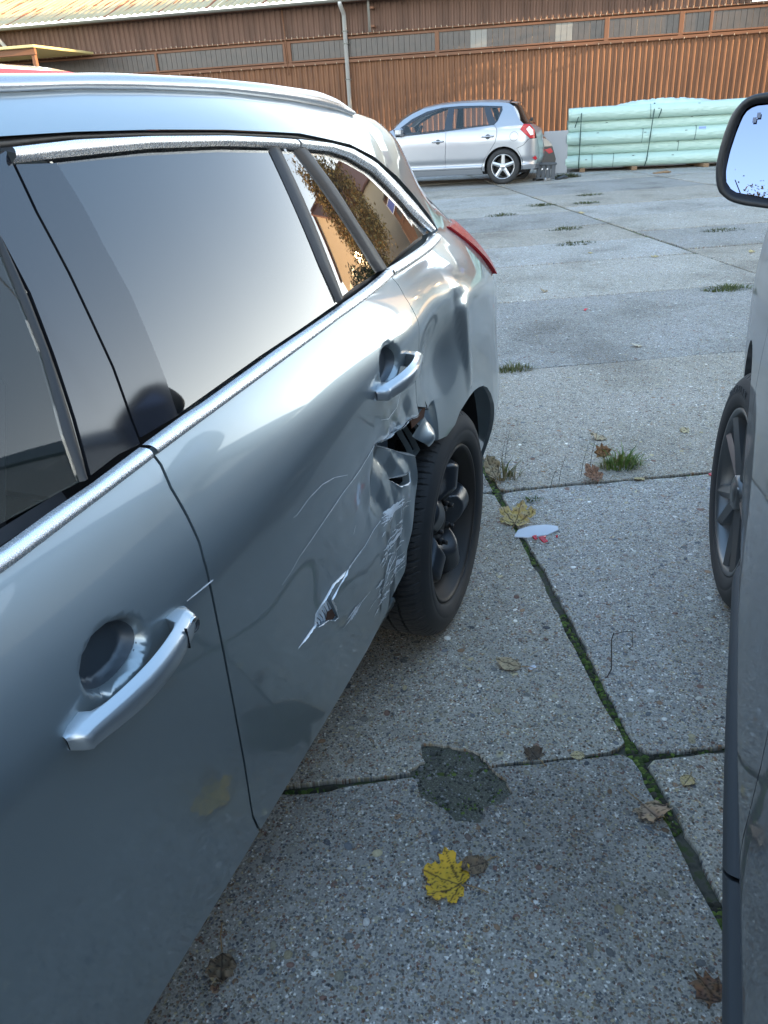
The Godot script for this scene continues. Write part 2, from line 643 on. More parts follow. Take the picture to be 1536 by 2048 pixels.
	glass("clear_shard", lin(0.75, 0.8, 0.9), 0.45)
	mat("red_shard", lin(0.5, 0.01, 0.02), 0.2)
	mat("cable", lin(0.01, 0.01, 0.01), 0.8)
	M["concrete"] = concrete_material()
	for v in [["concrete_warm", Color(0.97, 0.95, 0.92)], ["concrete_worn", Color(0.90, 0.90, 0.90)], ["concrete_pale", Color(1.0, 0.99, 0.97)]]:
		var cm: StandardMaterial3D = M.concrete.duplicate()
		cm.albedo_color = v[1]
		M[v[0]] = cm

# pale paint worn through to rust in streaks along the ribs; four ribs and six metres to the picture
func roof_texture() -> ImageTexture:
	var n := FastNoiseLite.new()
	n.seed = 23; n.frequency = 0.02; n.fractal_octaves = 4
	var im := Image.create(256, 1024, false, Image.FORMAT_RGB8)
	for y in 1024:
		for x in 256:
			var ph := fposmod(x / 64.0, 1.0)
			var crest := 0.5 - 0.5 * cos(TAU * ph)
			var v := n.get_noise_3d(x * 1.6, y * 0.16, 0) * 0.9 + n.get_noise_3d(x * 5.0, y * 0.5, 40) * 0.35 + n.get_noise_3d(floorf(x / 64.0) * 90.0, y * 0.10, 90) * 0.5
			var rusty := smoothstep(0.16, 0.30, v + 0.28 * (0.5 - crest))
			var c := lin(0.42, 0.36, 0.22).lerp(lin(0.36, 0.27, 0.12), clampf(v + 0.4, 0, 1))
			c = c.lerp(lin(0.24, 0.075, 0.025), rusty)
			im.set_pixel(x, y, c)
	return ImageTexture.create_from_image(im)

# Concrete with its stones laid bare: thousands of small stones stamped into a colour and a height picture.
func concrete_material() -> StandardMaterial3D:
	var n := 2048
	var base := FastNoiseLite.new()
	base.seed = 51; base.frequency = 0.011; base.fractal_octaves = 5
	var fine := FastNoiseLite.new()
	fine.seed = 52; fine.frequency = 0.16; fine.fractal_octaves = 3
	var A := base.get_seamless_image(n, n).get_data()
	var B := fine.get_seamless_image(n, n).get_data()
	var col := PackedByteArray()
	col.resize(n * n * 3)
	var hgt := PackedByteArray()
	hgt.resize(n * n)
	var tr := PackedByteArray()
	var tg := PackedByteArray()
	var tb := PackedByteArray()
	for i in 256:
		var v := 0.50 + 0.34 * i / 255.0
		var c := Color(v * 1.0, v * 0.985, v * 0.95)
		tr.append(int(c.r * 255)); tg.append(int(c.g * 255)); tb.append(int(c.b * 255))
	for i in n * n:
		var v := (A[i] + 2 * B[i]) / 3
		col[i * 3] = tr[v]; col[i * 3 + 1] = tg[v]; col[i * 3 + 2] = tb[v]
		hgt[i] = 40 + B[i] / 4
	var g := RandomNumberGenerator.new()
	g.seed = 53
	var kinds := [Color(0.62, 0.61, 0.58), Color(0.55, 0.54, 0.52), Color(0.46, 0.46, 0.46), Color(0.70, 0.69, 0.67), Color(0.37, 0.38, 0.40), Color(0.50, 0.47, 0.42), Color(0.58, 0.56, 0.50), Color(0.42, 0.43, 0.45), Color(0.47, 0.38, 0.35), Color(0.80, 0.79, 0.77), Color(0.52, 0.43, 0.36), Color(0.64, 0.60, 0.50)]
	for k in 185000:
		var q := g.randf()
		var ra := 1.2 + 2.0 * q if k > 6000 else 3.4 + 5.2 * q * q
		if k > 184500: ra = 6.0 + 5.0 * q
		if k == 9000: pass
		var rb := ra * g.randf_range(0.55, 1.0)
		var w := g.randf() * TAU
		var cx := g.randi() % n
		var cy := g.randi() % n
		var c: Color = kinds[g.randi() % kinds.size()]
		c = c * g.randf_range(1.02, 1.36)
		if k % 4 == 0: c = c.lerp(Color(0.55, 0.54, 0.52), 0.5)
		var ca := cos(w)
		var sa := sin(w)
		var e1 := g.randf_range(-0.35, 0.35)
		var top := g.randf_range(70.0, 150.0)
		var R := int(ra) + 1
		for y in range(-R, R + 1):
			for x in range(-R, R + 1):
				var p := (x * ca + y * sa) / ra
				var s := (-x * sa + y * ca) / rb
				var d := p * p + s * s + e1 * p * s * 2.0
				if d >= 1.0: continue
				var i := ((cy + y) & 2047) * n + ((cx + x) & 2047)
				var sh := 0.90 + 0.1 * (B[i] / 128.0) - 0.12 * d
				col[i * 3] = mini(255, int(c.r * 255 * sh)); col[i * 3 + 1] = mini(255, int(c.g * 255 * sh)); col[i * 3 + 2] = mini(255, int(c.b * 255 * sh))
				hgt[i] = int(60 + top * sqrt(1.0 - d))
	# pits
	for k in 7000:
		var R := g.randi_range(1, 3)
		var cx := g.randi() % n
		var cy := g.randi() % n
		for y in range(-R, R + 1):
			for x in range(-R, R + 1):
				if x * x + y * y > R * R: continue
				var i := ((cy + y) & 2047) * n + ((cx + x) & 2047)
				hgt[i] = 5
				for c in 3: col[i * 3 + c] = col[i * 3 + c] * 68 / 100
	var m := mat("concrete_", Color.WHITE, 0.95)
	m.metallic_specular = 0.25
	m.albedo_texture = ImageTexture.create_from_image(Image.create_from_data(n, n, false, Image.FORMAT_RGB8, col))
	m.heightmap_enabled = true
	m.heightmap_texture = ImageTexture.create_from_image(Image.create_from_data(n, n, false, Image.FORMAT_L8, hgt))
	m.heightmap_scale = 0.35
	# stains, over the whole yard
	m.detail_enabled = true
	m.detail_blend_mode = BaseMaterial3D.BLEND_MODE_MUL
	m.detail_uv_layer = BaseMaterial3D.DETAIL_UV_2
	m.detail_albedo = noise_tex(57, 0.008, 1024, ramp([[0.0, Color(0.78, 0.77, 0.76)], [0.4, Color(0.94, 0.94, 0.93)], [0.75, Color(0.98, 0.98, 0.98)], [1.0, Color(1, 1, 1)]]), FastNoiseLite.TYPE_SIMPLEX_SMOOTH, 5)
	return m

# ---- the yard -------------------------------------------------------------
func slab_mesh(poly: PackedVector2Array, y: float, tilt: Vector2) -> ArrayMesh:
	# poly in yard coordinates (x, z), any winding
	if area(poly) < 0: poly.reverse()
	var n := poly.size()
	var mid := Vector2.ZERO
	for p in poly: mid += p / n
	var inner := PackedVector2Array()
	for i in n:
		var a := poly[(i + n - 1) % n]
		var b := poly[(i + 1) % n]
		var d := (b - a).normalized()
		inner.append(poly[i] + Vector2(-d.y, d.x) * 0.003)
	var tri := Geometry2D.triangulate_polygon(inner)
	if tri.is_empty():
		inner = poly
		tri = Geometry2D.triangulate_polygon(poly)
	var st := begin()
	st.set_smooth_group(-1)
	var off := Vector2(rng.randf(), rng.randf())
	var turn := Transform2D(PI / 2 * rng.randi_range(0, 3), off)
	var put := func(p: Vector2, dy: float) -> void:
		st.set_uv((turn * p) / 2.1)
		st.set_uv2(p / 9.0)
		st.add_vertex(Vector3(p.x, y + dy + (p - mid).dot(tilt), p.y))
	for k in range(0, tri.size(), 3):
		var a := inner[tri[k]]; var b := inner[tri[k + 1]]; var c := inner[tri[k + 2]]
		if (b - a).cross(c - a) < 0:
			var x := b; b = c; c = x
		for p in [a, b, c]: put.call(p, 0.0)       # seen from above with z towards the viewer this runs clockwise
	for i in n:
		var j := (i + 1) % n
		for v in [[inner[i], 0.0], [poly[i], -0.005], [poly[j], -0.005], [inner[i], 0.0], [poly[j], -0.005], [inner[j], 0.0]]: put.call(v[0], v[1])
		for v in [[poly[i], -0.005], [poly[i], -0.07], [poly[j], -0.07], [poly[i], -0.005], [poly[j], -0.07], [poly[j], -0.005]]: put.call(v[0], v[1])
	st.generate_normals()
	return st.commit()

func rough_edge(a: Vector2, b: Vector2, step: float, amp: float) -> PackedVector2Array:
	var r := PackedVector2Array()
	var n := maxi(1, int(a.distance_to(b) / step))
	var d := (b - a).normalized()
	var q := Vector2(-d.y, d.x)
	var wander := rng.randf() * 9.0
	for i in n:
		var k := amp * (0.7 * rng.randf_range(-1, 1) + sin(i * step * 6.0 + wander))
		if rng.randf() < 0.07: k += amp * 1.2
		r.append(a.lerp(b, (i + (rng.randf_range(-0.3, 0.3) if i else 0.0)) / n) + q * (k if i else amp))
	return r

func make_ground() -> void:
	var pm := PlaneMesh.new()
	pm.size = Vector2(360, 360)
	var base := obj("ground", pm, M.joint_soil)
	base.position.y = -0.012
	tag(base, "dark soil and moss showing in the joints of the concrete yard", "ground", "", "structure")
	var yard := thing("concrete_pavement", "grey exposed aggregate concrete slabs paving the yard", "pavement", yard_frame())
	tag(yard, "", "", "", "structure")
	var cols := [-20.6, -17.55, -14.5, -11.4, -8.4, -5.38, -2.36, 0.64, 3.66, 6.7, 9.7, 12.75, 15.8]
	var rows := {6: [-24.4, -22.9, -21.4, -20.0, -18.5, -17.0, -15.5, -14.0, -12.47, -11.35, -9.72, -8.55, -7.42, -5.95, -4.25, -2.71, -1.3, 0.2, 1.7, 3.2, 4.7],
		7: [-24.4, -22.9, -21.4, -20.0, -18.5, -17.0, -15.5, -14.0, -12.36, -11.2, -9.74, -8.56, -7.42, -5.98, -4.25, -2.71, -1.28, 0.22, 1.72, 3.2, 4.7],
		8: [-24.4, -22.9, -21.4, -20.0, -18.5, -17.0, -15.5, -13.4, -11.7, -10.3, -9.0, -7.68, -5.9, -4.25, -2.75, -1.25, 0.25, 1.75, 3.2, 4.7]}
	var patch := PackedVector2Array()
	var ps := P("-0.115 -0.035 -0.075 -0.055 -0.075 -0.115 -0.03 -0.105 0.01 -0.085 0.05 -0.07 0.075 -0.02 0.10 0.025 0.105 0.07 0.065 0.095 0.03 0.10 0.02 0.135 -0.03 0.125 -0.06 0.08 -0.095 0.05 -0.10 0.0")
	for i in ps.size():
		var a := ps[i]
		var b := ps[(i + 1) % ps.size()]
		for k in 4: patch.append(a.lerp(b, k / 4.0) + Vector2(rng.randf_range(-1, 1), rng.randf_range(-1, 1)) * 0.003 + Vector2(0.225, -1.284))
	for c in cols.size() - 1:
		var list: Array = rows.get(c, rows[8])
		for r in list.size() - 1:
			var near: bool = list[r + 1] > -6.0 and absf(cols[c] - 0.6) < 4.0
			var gap := 0.012 if near else 0.023
			if c == 7 or c == 6: gap *= 1.0
			var amp := 0.0045 if near else 0.004
			var step := 0.04 if near else 0.25
			var x0: float = cols[c] + gap
			var x1: float = cols[c + 1] - gap
			var z0: float = list[r] + gap * 0.7
			var z1: float = list[r + 1] - gap * 0.7
			var cut := 0.02
			var poly := PackedVector2Array()
			var cs := [Vector2(x0, z0 + cut), Vector2(x0 + cut, z0), Vector2(x1 - cut, z0), Vector2(x1, z0 + cut), Vector2(x1, z1 - cut), Vector2(x1 - cut, z1), Vector2(x0 + cut, z1), Vector2(x0, z1 - cut)]
			for i in 8: poly.append_array(rough_edge(cs[i], cs[(i + 1) % 8], step, amp if cs[i].distance_to(cs[(i + 1) % 8]) > 0.1 else 0.001))
			var parts := [poly]
			if near: parts = Geometry2D.clip_polygons(poly, patch)
			var y := rng.randf_range(-0.003, 0.003)
			var tl := Vector2(rng.randf_range(-1, 1), rng.randf_range(-1, 1)) * 0.0012
			for q in parts:
				if q.size() > 5: obj("concrete_slab", slab_mesh(q, y, tl), M[["concrete", "concrete_warm", "concrete_worn", "concrete_pale"][(c * 5 + r * 3) % 4]], yard)
	var fill := begin()
	fill.set_smooth_group(0)
	var tri := Geometry2D.triangulate_polygon(patch)
	var nz := FastNoiseLite.new()
	nz.seed = 77; nz.frequency = 22.0
	var n_ := 30
	for i in n_:
		for j in n_:
			var cell := 0.28 / n_
			var o := Vector2(0.225, -1.284) + Vector2(-0.14 + i * cell, -0.14 + j * cell)
			for part in Geometry2D.intersect_polygons(PackedVector2Array([o, o + Vector2(cell, 0), o + Vector2(cell, cell), o + Vector2(0, cell)]), patch):
				var tr := Geometry2D.triangulate_polygon(part)
				for k in range(0, tr.size(), 3):
					var v := [part[tr[k]], part[tr[k + 1]], part[tr[k + 2]]]
					if (v[1] - v[0]).cross(v[2] - v[0]) < 0: v.reverse()
					for p: Vector2 in v: fill.add_vertex(Vector3(p.x, -0.0075 + 0.004 * nz.get_noise_2d(p.x, p.y), p.y))
	obj("broken_corner_fill", finish(fill), M.gritty_fill, yard)
	# moss in the joints: small cushions, thick in the near joints
	var lump := SphereMesh.new()
	lump.radius = 1.0; lump.height = 1.3; lump.radial_segments = 7; lump.rings = 4
	var at := []
	var yf := yard_frame()
	var lines := [[Vector2(0.64, -3.1), Vector2(0.64, -0.2), 2600, 0.010], [Vector2(-0.3, -1.3), Vector2(0.6, -1.3), 420, 0.005], [Vector2(0.6, -1.285), Vector2(1.1, -1.28), 260, 0.006], [Vector2(0.64, -2.71), Vector2(3.6, -2.71), 700, 0.006], [Vector2(-1.5, -2.71), Vector2(0.64, -2.71), 250, 0.006],
		[Vector2(0.9, -4.25), Vector2(3.6, -4.25), 200, 0.006], [Vector2(0.7, -7.42), Vector2(3.6, -7.42), 300, 0.008], [Vector2(3.66, -8.9), Vector2(5.6, -9.0), 200, 0.01], [Vector2(3.66, -14.0), Vector2(3.66, -5.0), 500, 0.008]]
	for l in lines:
		for i in l[2]:
			var u := rng.randf()
			if sin(u * 37.0 + l[0].y * 5.0) + sin(u * 13.0) < -0.5: continue
			var p: Vector2 = l[0].lerp(l[1], u)
			var d: Vector2 = (l[1] - l[0]).normalized()
			p += Vector2(-d.y, d.x) * l[3] * rng.randf_range(-1, 1)
			at.append([yf * Vector3(p.x, -0.011, p.y), rng.randf_range(0.003, 0.0085)])
	for i in 260:
		var w := rng.randf() * TAU
		var r := pow(rng.randf(), 0.22)
		var p := Vector2(0.225, -1.284) + Vector2(cos(w) * 0.105, sin(w) * 0.10) * r
		if not Geometry2D.is_point_in_polygon(p, patch): continue
		at.append([yf * Vector3(p.x, -0.009, p.y), rng.randf_range(0.002, 0.0045)])
	scatter("moss", at, lump, M.moss, [lin(0.06, 0.095, 0.015), lin(0.045, 0.07, 0.014), lin(0.095, 0.13, 0.025), lin(0.035, 0.033, 0.02), lin(0.04, 0.036, 0.026)], "green moss cushions growing in the joints between the slabs", "moss")
	# loose grit in the broken corner
	var grit := []
	for i in 1500:
		var p := Vector2(0.225, -1.284) + Vector2(rng.randf_range(-0.13, 0.13), rng.randf_range(-0.13, 0.14))
		if Geometry2D.is_point_in_polygon(p, patch): grit.append([yf * Vector3(p.x, -0.008, p.y), rng.randf_range(0.0012, 0.0036) if i > 16 else 0.006])
	for i in 700:
		var p := Vector3(rng.randf_range(-1.2, 2.4), 0.002, rng.randf_range(-4.5, -0.6))
		grit.append([p, rng.randf_range(0.0008, 0.0024)])
	scatter("grit", grit, lump, M.moss, [lin(0.12, 0.115, 0.10), lin(0.08, 0.078, 0.07), lin(0.19, 0.185, 0.175), lin(0.05, 0.05, 0.045), lin(0.06, 0.055, 0.045)], "loose grit and small stones on the concrete and in its broken corner", "grit")

func scatter(called: String, at: Array, mesh: Mesh, m: Material, colours: Array, label: String, category: String) -> void:
	var mm := MultiMesh.new()
	mm.transform_format = MultiMesh.TRANSFORM_3D
	mm.use_colors = true
	mm.mesh = mesh
	mm.instance_count = at.size()
	for i in at.size():
		var k: float = at[i][1]
		var b := Basis(Vector3.UP, rng.randf() * TAU).scaled(Vector3(k * rng.randf_range(0.8, 1.3), k, k))
		mm.set_instance_transform(i, Transform3D(b, at[i][0]))
		var c: Color = colours[rng.randi() % colours.size()]
		mm.set_instance_color(i, (c * rng.randf_range(0.75, 1.25)).srgb_to_linear())
	var o := MultiMeshInstance3D.new()
	o.name = numbered(called)
	o.multimesh = mm
	o.material_override = m
	add_child(o)
	tag(o, label, category, "", "stuff")

# ---- the shed ---------------------------------------------------------------
const WALL_Z := -23.5

func ribbed(width: float, height: float, pitch: float, depth: float, crest: float, flank: float) -> ArrayMesh:
	# a standing sheet from x = 0, its troughs on z = 0 and its ribs proud
	var st := begin()
	st.set_smooth_group(-1)
	var n := int(round(width / pitch))
	var pts := PackedVector2Array([Vector2(0, 0)])
	for i in n:
		var x := i * pitch + (pitch - crest) / 2
		pts.append_array([Vector2(x - flank, 0), Vector2(x, depth), Vector2(x + crest, depth), Vector2(x + crest + flank, 0)])
	pts.append(Vector2(n * pitch, 0))
	for i in pts.size() - 1:
		var a := pts[i]
		var b := pts[i + 1]
		quad(st, Vector3(a.x, 0, a.y), Vector3(b.x, 0, b.y), Vector3(b.x, height, b.y), Vector3(a.x, height, a.y))
	return finish(st, false)

func make_shed() -> void:
	var wf := wall_frame()
	var o := thing("corrugated_shed", "long rust brown corrugated metal shed with a band of dirty panes under its eaves", "shed", wf * Transform3D(Basis(), Vector3(0, 0, WALL_Z)))
	var pitch := 0.147
	var sheet_w := pitch * 7
	var lower := [ribbed(sheet_w, 2.56, pitch, 0.035, 0.038, 0.030), ribbed(sheet_w, 2.56, pitch, 0.034, 0.040, 0.029)]
	var upper := ribbed(sheet_w, 0.72, pitch, 0.032, 0.038, 0.030)
	var n := 28
	for i in n:
		var x := -22.0 + i * sheet_w
		var s := obj("wall_sheet", lower[i % 2], M.wall_sheet, o)
		s.transform = Transform3D(Basis(Vector3.UP, rng.randf_range(-0.002, 0.002)), Vector3(x, 0.02, 0.002 * (i % 3)))
		s = obj("upper_sheet", upper, M.upper_sheet, o)
		s.position = Vector3(x, 3.235 + rng.randf_range(-0.012, 0.006), 0.03 + 0.002 * (i % 3))
	var back := obj("wall", box(Vector3(28.6, 3.94, 0.2), 0, Vector3(-7.7, 1.97, -0.14)), M.rusty_beam, o)
	# window band
	obj("sill_beam", box(Vector3(28.6, 0.075, 0.12), 0.01, Vector3(-7.7, 2.625, 0.055)), M.rusty_beam, o)
	obj("window_rail", box(Vector3(28.6, 0.04, 0.06), 0.008, Vector3(-7.7, 2.70, 0.06)), M.rusty_beam, o)
	obj("lintel_beam", box(Vector3(28.6, 0.05, 0.05), 0.008, Vector3(-7.7, 3.15, 0.055)), M.rusty_beam, o)
	obj("window_rail", box(Vector3(28.6, 0.03, 0.05), 0.006, Vector3(-7.7, 3.225, 0.05)), M.rusty_beam, o)
	var pane := box(Vector3(0.138, 0.43, 0.012), 0.002)
	for i in 185:
		var x := -20.0 + i * 0.143
		var pale: bool = (x > -1.190 and x < -0.768) or (x > 0.980 and x < 1.402)
		var q := obj("window_pane", pane, M.pale_pane if pale else M.dirty_pane, o)
		q.transform = Transform3D(Basis(Vector3.UP, rng.randf_range(-0.02, 0.02)), Vector3(x, 2.925, 0.03 + rng.randf_range(0, 0.004)))
	for x in [-9.77, -6.14, -6.01, -2.05, 2.21, 4.00, 4.70]:
		obj("window_post", box(Vector3(0.07 if int(x * 10) % 2 else 0.11, 0.52, 0.05), 0.006, Vector3(x, 2.91, 0.062)), M.rusty_beam, o)
	# hook bolts under both rows of sheets
	var st := begin()
	for i in int(28 * 7):
		var x := -22.0 + (i + 0.5) * pitch
		bx(st, Vector3(0.010, 0.05, 0.012), Transform3D(Basis(Vector3.BACK, rng.randf_range(-0.2, 0.2)), Vector3(x, 3.235 + rng.randf_range(-0.02, 0.02), 0.075)))
		if i % 2: bx(st, Vector3(0.010, 0.04, 0.012), Transform3D(Basis(), Vector3(x, 2.60, 0.125)))
	tag(obj("hook_bolt", finish(st, false), M.bolt_metal, o), "", "", "", "stuff")
	# roof: sheets that rise away from the eaves
	var rise := deg_to_rad(17.0)
	var roof_b := Basis(Vector3.RIGHT, -PI / 2 + rise)
	var rp := 0.19
	var rs := roof_sheet(rp * 5, 13.0, rp, 0.04)
	for i in 31:
		var s := obj("roof_sheet", rs[i % 3], M.roof_sheet, o)
		s.transform = Transform3D(roof_b, Vector3(-23.0 + i * rp * 5, 4.0 + 0.002 * (i % 2), 0.50))
	obj("eaves_board", box(Vector3(28.6, 0.04, 0.50), 0.01, Vector3(-7.7, 3.95, 0.25)), M.rusty_beam, o)
	var gut := begin()
	var prof := PackedVector2Array()
	for k in 9: prof.append(Vector2(cos(PI + PI * k / 8) * 0.062, sin(PI + PI * k / 8) * 0.07))
	for k in 8:
		quad(gut, Vector3(-22, prof[k].y, -prof[k].x), Vector3(-22, prof[k + 1].y, -prof[k + 1].x), Vector3(6.6, prof[k + 1].y, -prof[k + 1].x), Vector3(6.6, prof[k].y, -prof[k].x))
	obj("gutter", finish(gut), M.gutter_grey, o).position = Vector3(0, 3.97, 0.53)
	obj("gable", box(Vector3(0.2, 3.9, 12), 0, Vector3(6.7, 1.95, -6.2)), M.upper_sheet, o)
	obj("gable", box(Vector3(0.2, 3.9, 12), 0, Vector3(-21.9, 1.95, -6.2)), M.upper_sheet, o)
	# downpipes
	for d in [[-4.459, 0.055, 0.14], [-14.177, 0.05, 0.14]]:
		var x: float = d[0]
		var foot := 0.1 if d[0] > -10 else 3.35
		var pts := [Vector3(x, 3.93, 0.53), Vector3(x, 3.86, 0.50), Vector3(x + 0.01, 3.70, d[2] + 0.04), Vector3(x + 0.012, 3.65, d[2]), Vector3(x + 0.02, foot, d[2])]
		if foot > 1: pts = [Vector3(x, 3.93, 0.53), Vector3(x + 0.02, 3.88, 0.50), Vector3(x + 0.2, 3.45, 0.2), Vector3(x + 0.22, foot, 0.2)]
		var pipe := thing("downpipe", "grey downpipe running the full height of the brown shed wall" if foot < 1 else "short slanting downpipe ending above the yellow edged canopy", "downpipe", wf * Transform3D(Basis(), Vector3(0, 0, WALL_Z)), "")
		obj("pipe", tube_mesh(pts, d[1], 14), M.pipe_grey, pipe)
		if foot < 1:
			for y in [3.3, 3.02, 2.2, 1.1]:
				obj("pipe_clip", box(Vector3(0.14, 0.03, 0.15), 0.004, Vector3(x + 0.015, y, d[2] - 0.02)), M.gutter_grey, pipe)
	var vent := thing("vent_pipe", "thin pale vertical pipe fixed to the upper brown sheeting right of the downpipe", "pipe", wf * Transform3D(Basis(), Vector3(0, 0, WALL_Z)))
	obj("pipe", tube_mesh([Vector3(-3.763, 4.9, 0.36), Vector3(-3.763 + 0.01, 3.22, 0.36)], 0.032, 10), M.pale_pane, vent)
	for y in [3.75, 3.35]:
		obj("bracket", box(Vector3(0.1, 0.05, 0.3), 0.006, Vector3(-3.763 + 0.09, y, 0.22)), M.rusty_beam, vent)
	var cable := thing("wall_conduit", "thin rusty conduit running down the shed wall left of the downpipe", "conduit", wf * Transform3D(Basis(), Vector3(0, 0, WALL_Z)))
	obj("pipe", tube_mesh([Vector3(-6.098, 4.0, 0.09), Vector3(-6.098 + 0.02, 3.3, 0.1), Vector3(-6.098 + 0.03, 2.4, 0.11)], 0.02, 8), M.rusty_beam, cable)
	# canopy by the left end
	var can := thing("canopy", "small flat canopy with a yellowish sunlit edge at the left end of the shed", "canopy", wf * Transform3D(Basis(), Vector3(0, 0, WALL_Z)))
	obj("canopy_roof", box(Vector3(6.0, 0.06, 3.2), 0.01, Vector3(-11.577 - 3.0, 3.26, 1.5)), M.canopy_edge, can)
	for x in [0.15, 2.6, 5.6]:
		obj("post", box(Vector3(0.1, 3.2, 0.1), 0.01, Vector3(-11.577 - x, 1.62, 2.9)), M.rusty_beam, can)
	obj("beam", box(Vector3(5.9, 0.14, 0.08), 0.01, Vector3(-11.577 - 3.0, 3.155, 2.95)), M.rusty_beam, can)
	# the sign that the picture only shows the lower edge of
	var sg := thing("wall_sign", "blue sign with a white border high on the shed at the right", "sign", wf * Transform3D(Basis(), Vector3(5.582, 3.225, WALL_Z)))
	obj("board", box(Vector3(1.2, 0.5, 0.02), 0.003, Vector3(0.6, 0.27, 0.10)), M.sign_white, sg)
	obj("blue_field", box(Vector3(1.12, 0.42, 0.02), 0.003, Vector3(0.6, 0.27, 0.104)), M.sign_blue, sg)

func roof_sheet(width: float, length: float, pitch: float, depth: float) -> Array:
	var out := []
	for v in 3:
		var st := begin()
		st.set_smooth_group(0)
		var n := int(round(width / pitch)) * 8
		var ox := v * 0.37
		for i in n:
			var q := []
			for j in [0, 1]:
				var x: float = width * (i + j) / n
				q.append(Vector2(x, depth * (0.5 - 0.5 * cos(TAU * x / pitch))))
			var co := [Vector3(q[0].x, 0, q[0].y), Vector3(q[1].x, 0, q[1].y), Vector3(q[1].x, length, q[1].y), Vector3(q[0].x, length, q[0].y)]
			for k in [0, 2, 1, 0, 3, 2]:
				st.set_uv(Vector2(co[k].x / pitch / 4.0 + v * 0.5, co[k].y / 6.0 + ox))
				st.add_vertex(co[k])
		st.index()
		st.generate_normals()
		out.append(st.commit())
	return out

# ---- what stands outside the picture and shows in the glass and paint ---------
func leafy(radius: Vector3, count: int, size: float, colours: Array, seed_: int, hollow := 0.35) -> ArrayMesh:
	var g := RandomNumberGenerator.new()
	g.seed = seed_
	var clumps := []
	for i in 26:
		var d := Vector3(g.randfn(), g.randfn(), g.randfn()).normalized()
		clumps.append(d * pow(g.randf_range(hollow, 1.0), 0.6) * radius)
	var st := begin()
	st.set_smooth_group(-1)
	for i in count:
		var c: Vector3 = clumps[g.randi() % clumps.size()]
		var p := c + Vector3(g.randfn(), g.randfn(), g.randfn()) * radius * 0.17
		var b := Basis.from_euler(Vector3(g.randf() * TAU, g.randf() * TAU, g.randf() * TAU))
		var s := size * g.randf_range(0.6, 1.3)
		var col: Color = colours[g.randi() % colours.size()]
		st.set_color(col.srgb_to_linear() * g.randf_range(0.7, 1.2))
		for v in [Vector3(-0.5, 0, 0), Vector3(0, 0.32, 0.06), Vector3(0.55, 0, 0), Vector3(-0.5, 0, 0), Vector3(0.55, 0, 0), Vector3(0, -0.32, 0.06)]: st.add_vertex(p + b * (v * s))
	st.generate_normals()
	return st.commit()

func tree(label: String, at: Vector3, height: float, spread: float, count: int, colours: Array, seed_: int, size := 0.16) -> void:
	var t := thing("tree", label, "tree", Transform3D(Basis(), at))
	var g := RandomNumberGenerator.new()
	g.seed = seed_
	var st := begin()
	tube(st, [Vector3.ZERO, Vector3(0.05, height * 0.25, 0.03), Vector3(-0.05, height * 0.6, 0), Vector3(0.05, height * 0.9, 0.05)], height * 0.022, 9, 0.02)
	for i in 9:
		var y := height * g.randf_range(0.22, 0.7)
		var w := g.randf() * TAU
		var d := Vector3(cos(w), 0.8, sin(w)) * spread * 0.75
		tube(st, [Vector3(0, y, 0), Vector3(0, y, 0) + d * 0.5, Vector3(0, y + 0.15, 0) + d], height * 0.008, 6, 0.01)
	obj("trunk", finish(st), M.bark, t)
	obj("crown", leafy(Vector3(spread, height * 0.4, spread), count, size, colours, seed_), M.foliage, t).position.y = height * 0.6

func house(called: String, label: String, at: Transform3D, size: Vector3, ridge: float, wall: Material) -> void:
	var h := thing(called, label, "building", at)
	var st := begin()
	st.set_smooth_group(-1)
	var x := size.x / 2
	var z := size.z / 2
	var y := size.y
	quad(st, Vector3(-x, 0, z), Vector3(x, 0, z), Vector3(x, y, z), Vector3(-x, y, z))
	quad(st, Vector3(x, 0, -z), Vector3(-x, 0, -z), Vector3(-x, y, -z), Vector3(x, y, -z))
	quad(st, Vector3(x, 0, z), Vector3(x, 0, -z), Vector3(x, y, -z), Vector3(x, y, z))
	quad(st, Vector3(-x, 0, -z), Vector3(-x, 0, z), Vector3(-x, y, z), Vector3(-x, y, -z))
	for s in [[z, true], [-z, false]]:
		var a := Vector3(-x, y, s[0]); var b := Vector3(x, y, s[0]); var c := Vector3(0, y + ridge, s[0])
		for v in ([a, c, b] if s[1] else [a, b, c]): st.add_vertex(v)
	obj("wall", finish(st, false), wall, h)
	st = begin()
	var e := 0.35
	for s in [-1.0, 1.0]:
		var d := Vector2(x, ridge).normalized()
		var t := Transform3D(Basis(Vector3(0, 0, 1), -s * atan2(ridge, x)), Vector3(s * x / 2, y + ridge / 2 + 0.08, 0))
		bx(st, Vector3(Vector2(x, ridge).length() + e * 2, 0.14, size.z + 0.6), t, 0.02)
	obj("roof", finish(st, false), M.roof_tile, h)
	for k in 3:
		for f in 2:
			if y > 3.0 + f * 2.8:
				var w := obj("window", box(Vector3(1.1, 1.4, 0.12), 0.02), M.window_dark, h)
				w.position = Vector3(-x * 0.6 + k * x * 0.6, 1.9 + f * 2.8, z + 0.02)

